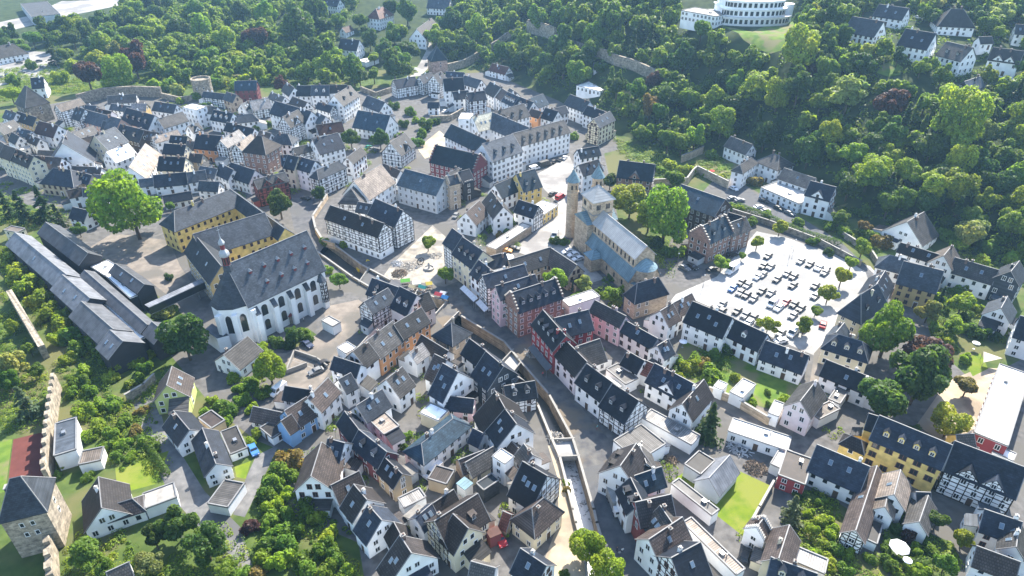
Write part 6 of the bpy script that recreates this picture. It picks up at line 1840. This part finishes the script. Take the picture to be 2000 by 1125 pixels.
def lamp(u, v, label, h=4.5):
    p = at(u, v); o = empty('street_lamp', p); b = MB(); b.lathe([(.12, 0), (.1, .8), (.05, 1), (.045, h - .4)], 8); link('post', b.mesh('post', [METAL]), o)
    b = MB(); b.lathe([(.08, h - .4), (.22, h - .1), (.26, h), (.05, h + .18)], 8); link('lamp_head', b.mesh('lamp_head', [LAMPH]), o); tag(o, label, 'street lamp', 'street lamps')
lamp(1373, 560, 'street lamp on the pavement left of the car park'); lamp(1323, 517, 'street lamp near the apse of the basilica'); lamp(1090, 470, 'street lamp on the church square'); lamp(1541, 505, 'left lamp post standing on the open car park', 5); lamp(1549, 492, 'right lamp post standing on the open car park', 5); lamp(705, 775, 'street lamp in the street below the white tower house'); lamp(658, 865, 'street lamp beside the narrow alley')
def pile(u, v, r, h, m, label, name='rubble_pile', n=26):
    p = at(u, v); o = MB(); g = random.Random(int(u))
    for _ in range(n * 3):
        a, q = g.uniform(0, 6.28), r * g.random() ** .5; z = h * (1 - q / r) * g.uniform(.3, 1); t = Vector((g.gauss(0, 1), g.gauss(0, 1), g.gauss(0, .6))).normalized(); s = t.orthogonal().normalized(); l = g.uniform(.08, .28)
        o.obox((q * math.cos(a), q * math.sin(a), z), t * l * 2.6, s * l * .4, t.cross(s) * l * .35)
    x = link(name, o.mesh(name, [m]), None, (p.x, p.y, T(p.x, p.y) + .02)); x['kind'] = 'stuff'; x['label'] = label
pile(1475, 915, 2.6, 1.1, mat('cut wood', (.17, .13, .095), .9, .3), 'heap of cut branches at the top of the bright green lawn', 'branch_heap', 60)
pile(780, 535, 2.6, 1.8, mat('cut wood', (.17, .13, .095)), 'heap of broken wood on the sandy square', 'wood_heap', 50); pile(1445, 875, 3.0, .8, mat('clutter', (.4, .4, .4), .8, .4), 'clutter of white garden things in front of the warehouse', 'clutter', 40); pile(1040, 690, 2.4, .8, mat('pale rubble', (.5, .46, .4), .9, .3), 'pale rubble beside the footbridge', 'rubble', 40); pile(1085, 855, 2.2, .8, mat('pale rubble', (.5, .46, .4)), 'pale rubble at the wide concrete bridge', 'rubble', 36); pile(1310, 900, 1.6, 1.0, mat('cut wood', (.17, .13, .095)), 'stack of timber beside the lawn shed', 'timber_stack', 30)
def fountain():
    p = at(838, 525); o = empty('fountain', p); b = MB(); b.lathe([(1.8, 0), (1.8, .6), (1.5, .6), (1.5, .3)], 16); link('basin', b.mesh('basin', [CAP]), o); b = MB(); b.lathe([(.3, .3), (.25, 1.6), (.5, 1.8), (.1, 2.4)], 10); link('column', b.mesh('column', [CAP]), o); tag(o, 'round stone fountain on the sandy square between the two small trees', 'fountain')
fountain()
pile(800, 520, 3.2, .5, mat('pale rubble', (.5, .46, .4)), 'paving stones and rubble lying on the works square', 'rubble', 40); pile(850, 500, 2.5, .5, mat('pale rubble', (.5, .46, .4)), 'rubble beside the upper small tree of the works square', 'rubble', 30); pile(775, 515, 2.2, .9, mat('clutter', (.4, .4, .4)), 'building material at the left end of the works square', 'clutter', 30)
def wheel_sculpture():
    p = at(822, 517); o = MB(); k = 20
    for i in range(k):
        a, b_ = 2 * math.pi * i / k, 2 * math.pi * (i + 1) / k; o.bar((1.3 * math.cos(a), 0, 1.4 + 1.3 * math.sin(a)), (1.3 * math.cos(b_), 0, 1.4 + 1.3 * math.sin(b_)), .12, 6)
    for i in range(4): a = math.pi * i / 4; o.bar((-1.25 * math.cos(a), 0, 1.4 - 1.25 * math.sin(a)), (1.25 * math.cos(a), 0, 1.4 + 1.25 * math.sin(a)), .06, 5)
    tag(link('mill_wheel', o.mesh('mill_wheel', [TIMB]), None, (p.x, p.y, 0), .6), 'upright dark wheel standing on the sandy square', 'wheel')
wheel_sculpture()
# people
def person_mesh(step, arm, shirt, trousers):
    P = [(0, 0, .95), (0, 0, 1.18), (0, 0, 1.42), (0, 0, 1.54), (0, .02, 1.66), (0, .02, 1.76), (.1, 0, .9), (.11, -step * .5, .5), (.11, -step, .06), (.11, -step - .0 + .14, .03), (-.1, 0, .9), (-.11, step * .55, .5), (-.11, step, .06), (-.11, step + .14, .03), (.2, 0, 1.4), (.26, -arm * .6, 1.12), (.25, arm * .2, .88), (.25, arm * .3, .80), (-.2, 0, 1.4), (-.26, arm * .5, 1.12), (-.25, arm, .9), (-.25, arm * 1.15, .83)]
    E_ = [(0, 1), (1, 2), (2, 3), (3, 4), (4, 5), (0, 6), (6, 7), (7, 8), (8, 9), (0, 10), (10, 11), (11, 12), (12, 13), (2, 14), (14, 15), (15, 16), (16, 17), (2, 18), (18, 19), (19, 20), (20, 21)]
    Rd = [.15, .14, .16, .06, .1, .085, .095, .075, .05, .045, .095, .075, .05, .045, .07, .05, .04, .035, .07, .05, .04, .035]
    me = bpy.data.meshes.new('person'); me.from_pydata(P, E_, []); o = bpy.data.objects.new('person_tmp', me); C.objects.link(o)
    m = o.modifiers.new('s', 'SKIN'); o.modifiers.new('d', 'SUBSURF').levels = 1
    for i, r in enumerate(Rd): me.skin_vertices[0].data[i].radius = (r, r * .8 if i < 3 else r)
    me.skin_vertices[0].data[0].use_root = True
    dg = bpy.context.evaluated_depsgraph_get(); out = bpy.data.meshes.new_from_object(o.evaluated_get(dg)); bpy.data.objects.remove(o); bpy.data.meshes.remove(me)
    out.name = 'person'; out.materials.clear()
    for c in (shirt, trousers, (.45, .28, .2), (.05, .03, .02)): out.materials.append(flatmat('person colour', c, .8))
    for p in out.polygons:
        z = p.center.z; p.material_index = 3 if z > 1.72 or (z > 1.62 and p.center.y < -.03) else 2 if z > 1.5 or (abs(p.center.x) > .18 and z < .98) else 0 if z > .96 else 1
    return smooth(out)
for i, (u, v, a, sh, tr, lb) in enumerate(((1205, 1078, .3, (.05, .05, .07), (.03, .03, .04), 'person in dark clothes, left one of the three walking in the lower street'), (1209, 1086, .2, (.3, .32, .36), (.06, .07, .1), 'person in grey top, nearest the bottom edge in the lower street'), (1215, 1080, .4, (.75, .75, .75), (.04, .04, .05), 'person in a white shirt walking in the lower street'), (1166, 839, 1.2, (.1, .35, .35), (.2, .05, .06), 'person in teal top working in the quay street'), (1060, 735, .7, (.5, .1, .1), (.05, .05, .08), 'person in red standing near the footbridge'), (594, 628, 2.0, (.7, .7, .7), (.1, .1, .12), 'person in white standing beside the abbey church'), (613, 391, .5, (.7, .7, .72), (.06, .06, .08), 'person in white standing on the approach road'))):
    p = at(u, v); o = link('person', person_mesh(.14 + .03 * (i % 3), .1 + .05 * (i % 2), sh, tr), None, (p.x, p.y, T(p.x, p.y) + .0), a); tag(o, lb, 'person', 'people in the streets')

# ---------------------------------------------------------------- air
b = MB(); b.box(-900, 900, -30, 1450, -6, 123, 0)
hz = link('haze', b.mesh('haze', [])); hz['kind'] = 'stuff'
hm = bpy.data.materials.new('air'); hm.use_nodes = True; N = hm.node_tree.nodes; N.remove(N['Principled BSDF'])
pv = N.new('ShaderNodeVolumePrincipled'); pv.inputs['Color'].default_value = (.38, .67, 1.0, 1); pv.inputs['Density'].default_value = .00013; pv.inputs['Anisotropy'].default_value = .3
hm.node_tree.links.new(pv.outputs[0], N['Material Output'].inputs['Volume']); hz.data.materials.append(hm)

# ---------------------------------------------------------------- labels that single things out
LM = {'the abbey church': (520, 570), 'the basilica': (1190, 460), 'the bright car park': (1530, 560), 'the bright lawn': (1410, 985), 'the corner wall tower': (60, 1000), 'the left gate tower': (60, 205),
 'the round tower': (400, 170), 'the hillside gate tower': (852, 120), 'the stepped red hall': (900, 310), 'the six-dormer wing': (1060, 265), 'the long yellow house': (1780, 870), 'the river bend': (660, 480), 'the sandy square': (820, 500),
 'the concrete bridge': (1110, 875), 'the curved clinic': (1450, 30), 'the huge round tree': (255, 410), 'the blue house': (580, 815), 'the red quay house': (1080, 640), 'the orange house': (745, 660), 'the sandy playground': (1870, 790), 'the sports court': (60, 900),
 'the pinkish gabled house': (1570, 800), 'the barn-like house': (1785, 450), 'the red-roofed villa': (742, 40), 'the big brown building': (515, 300), 'the octagonal parasol': (1758, 1066), 'the green house': (345, 755), 'the flat-roofed block': (385, 220), 'the cube-shaped house': (985, 900), 'the upper left lot': (50, 130), 'the hilltop wall corner': (1045, 60), 'the top right corner': (1990, 10), 'the top left corner': (10, 10), 'the right slope edge': (1990, 330), 'the pool house': (1155, 170)}
ORD = ['nearest', 'second nearest', 'third nearest', 'fourth nearest', 'fifth nearest', 'sixth nearest', 'seventh nearest', 'eighth nearest', 'ninth nearest', 'tenth nearest']
ranks = {}
byl = {}
for i, (o, lb, lk, pt) in enumerate(THINGS):
    if lk and pt: byl.setdefault(lk, []).append(i)
for lk, ids in byl.items():
    for nm, (u, v) in LM.items():
        for rk, i in enumerate(sorted(ids, key=lambda i: math.hypot(THINGS[i][3][0] - u, (THINGS[i][3][1] - v) * 1.3))):
            d = math.hypot(THINGS[i][3][0] - u, (THINGS[i][3][1] - v) * 1.3); ranks.setdefault(i, []).append((rk, d, nm))
for lk, ids in byl.items():
    for i in ids:
        o, lb = THINGS[i][:2]
        if lb: continue
        best = min([q for q in ranks[i] if q[2].split()[-1] not in lk and q[2].replace('the ', '') not in lk], key=lambda q: q[0] * 260 + q[1]); rk = best[0]
        w = ORD[rk] if rk < 10 else f'{rk + 1}th nearest'
        t = lk if len(ids) == 1 else f'{lk}, {w} to {best[2]}'
        if len(ids) == 1: t = f'{lk} near {best[2]}'
        if len(t.split()) > 16: t = t.replace(' with ', ', ', 1).replace(' with ', ', ')
        if len(t.split()) > 16: t = t.replace('two-storey ', '').replace('three-storey ', '').replace('one-storey ', '')
        if len(t.split()) > 16: t = t.replace(' on the lot at the upper left', ' on the upper left lot').replace(' on the road behind the car park', ' on the back road').replace('low building', 'shed')
        o['label'] = t
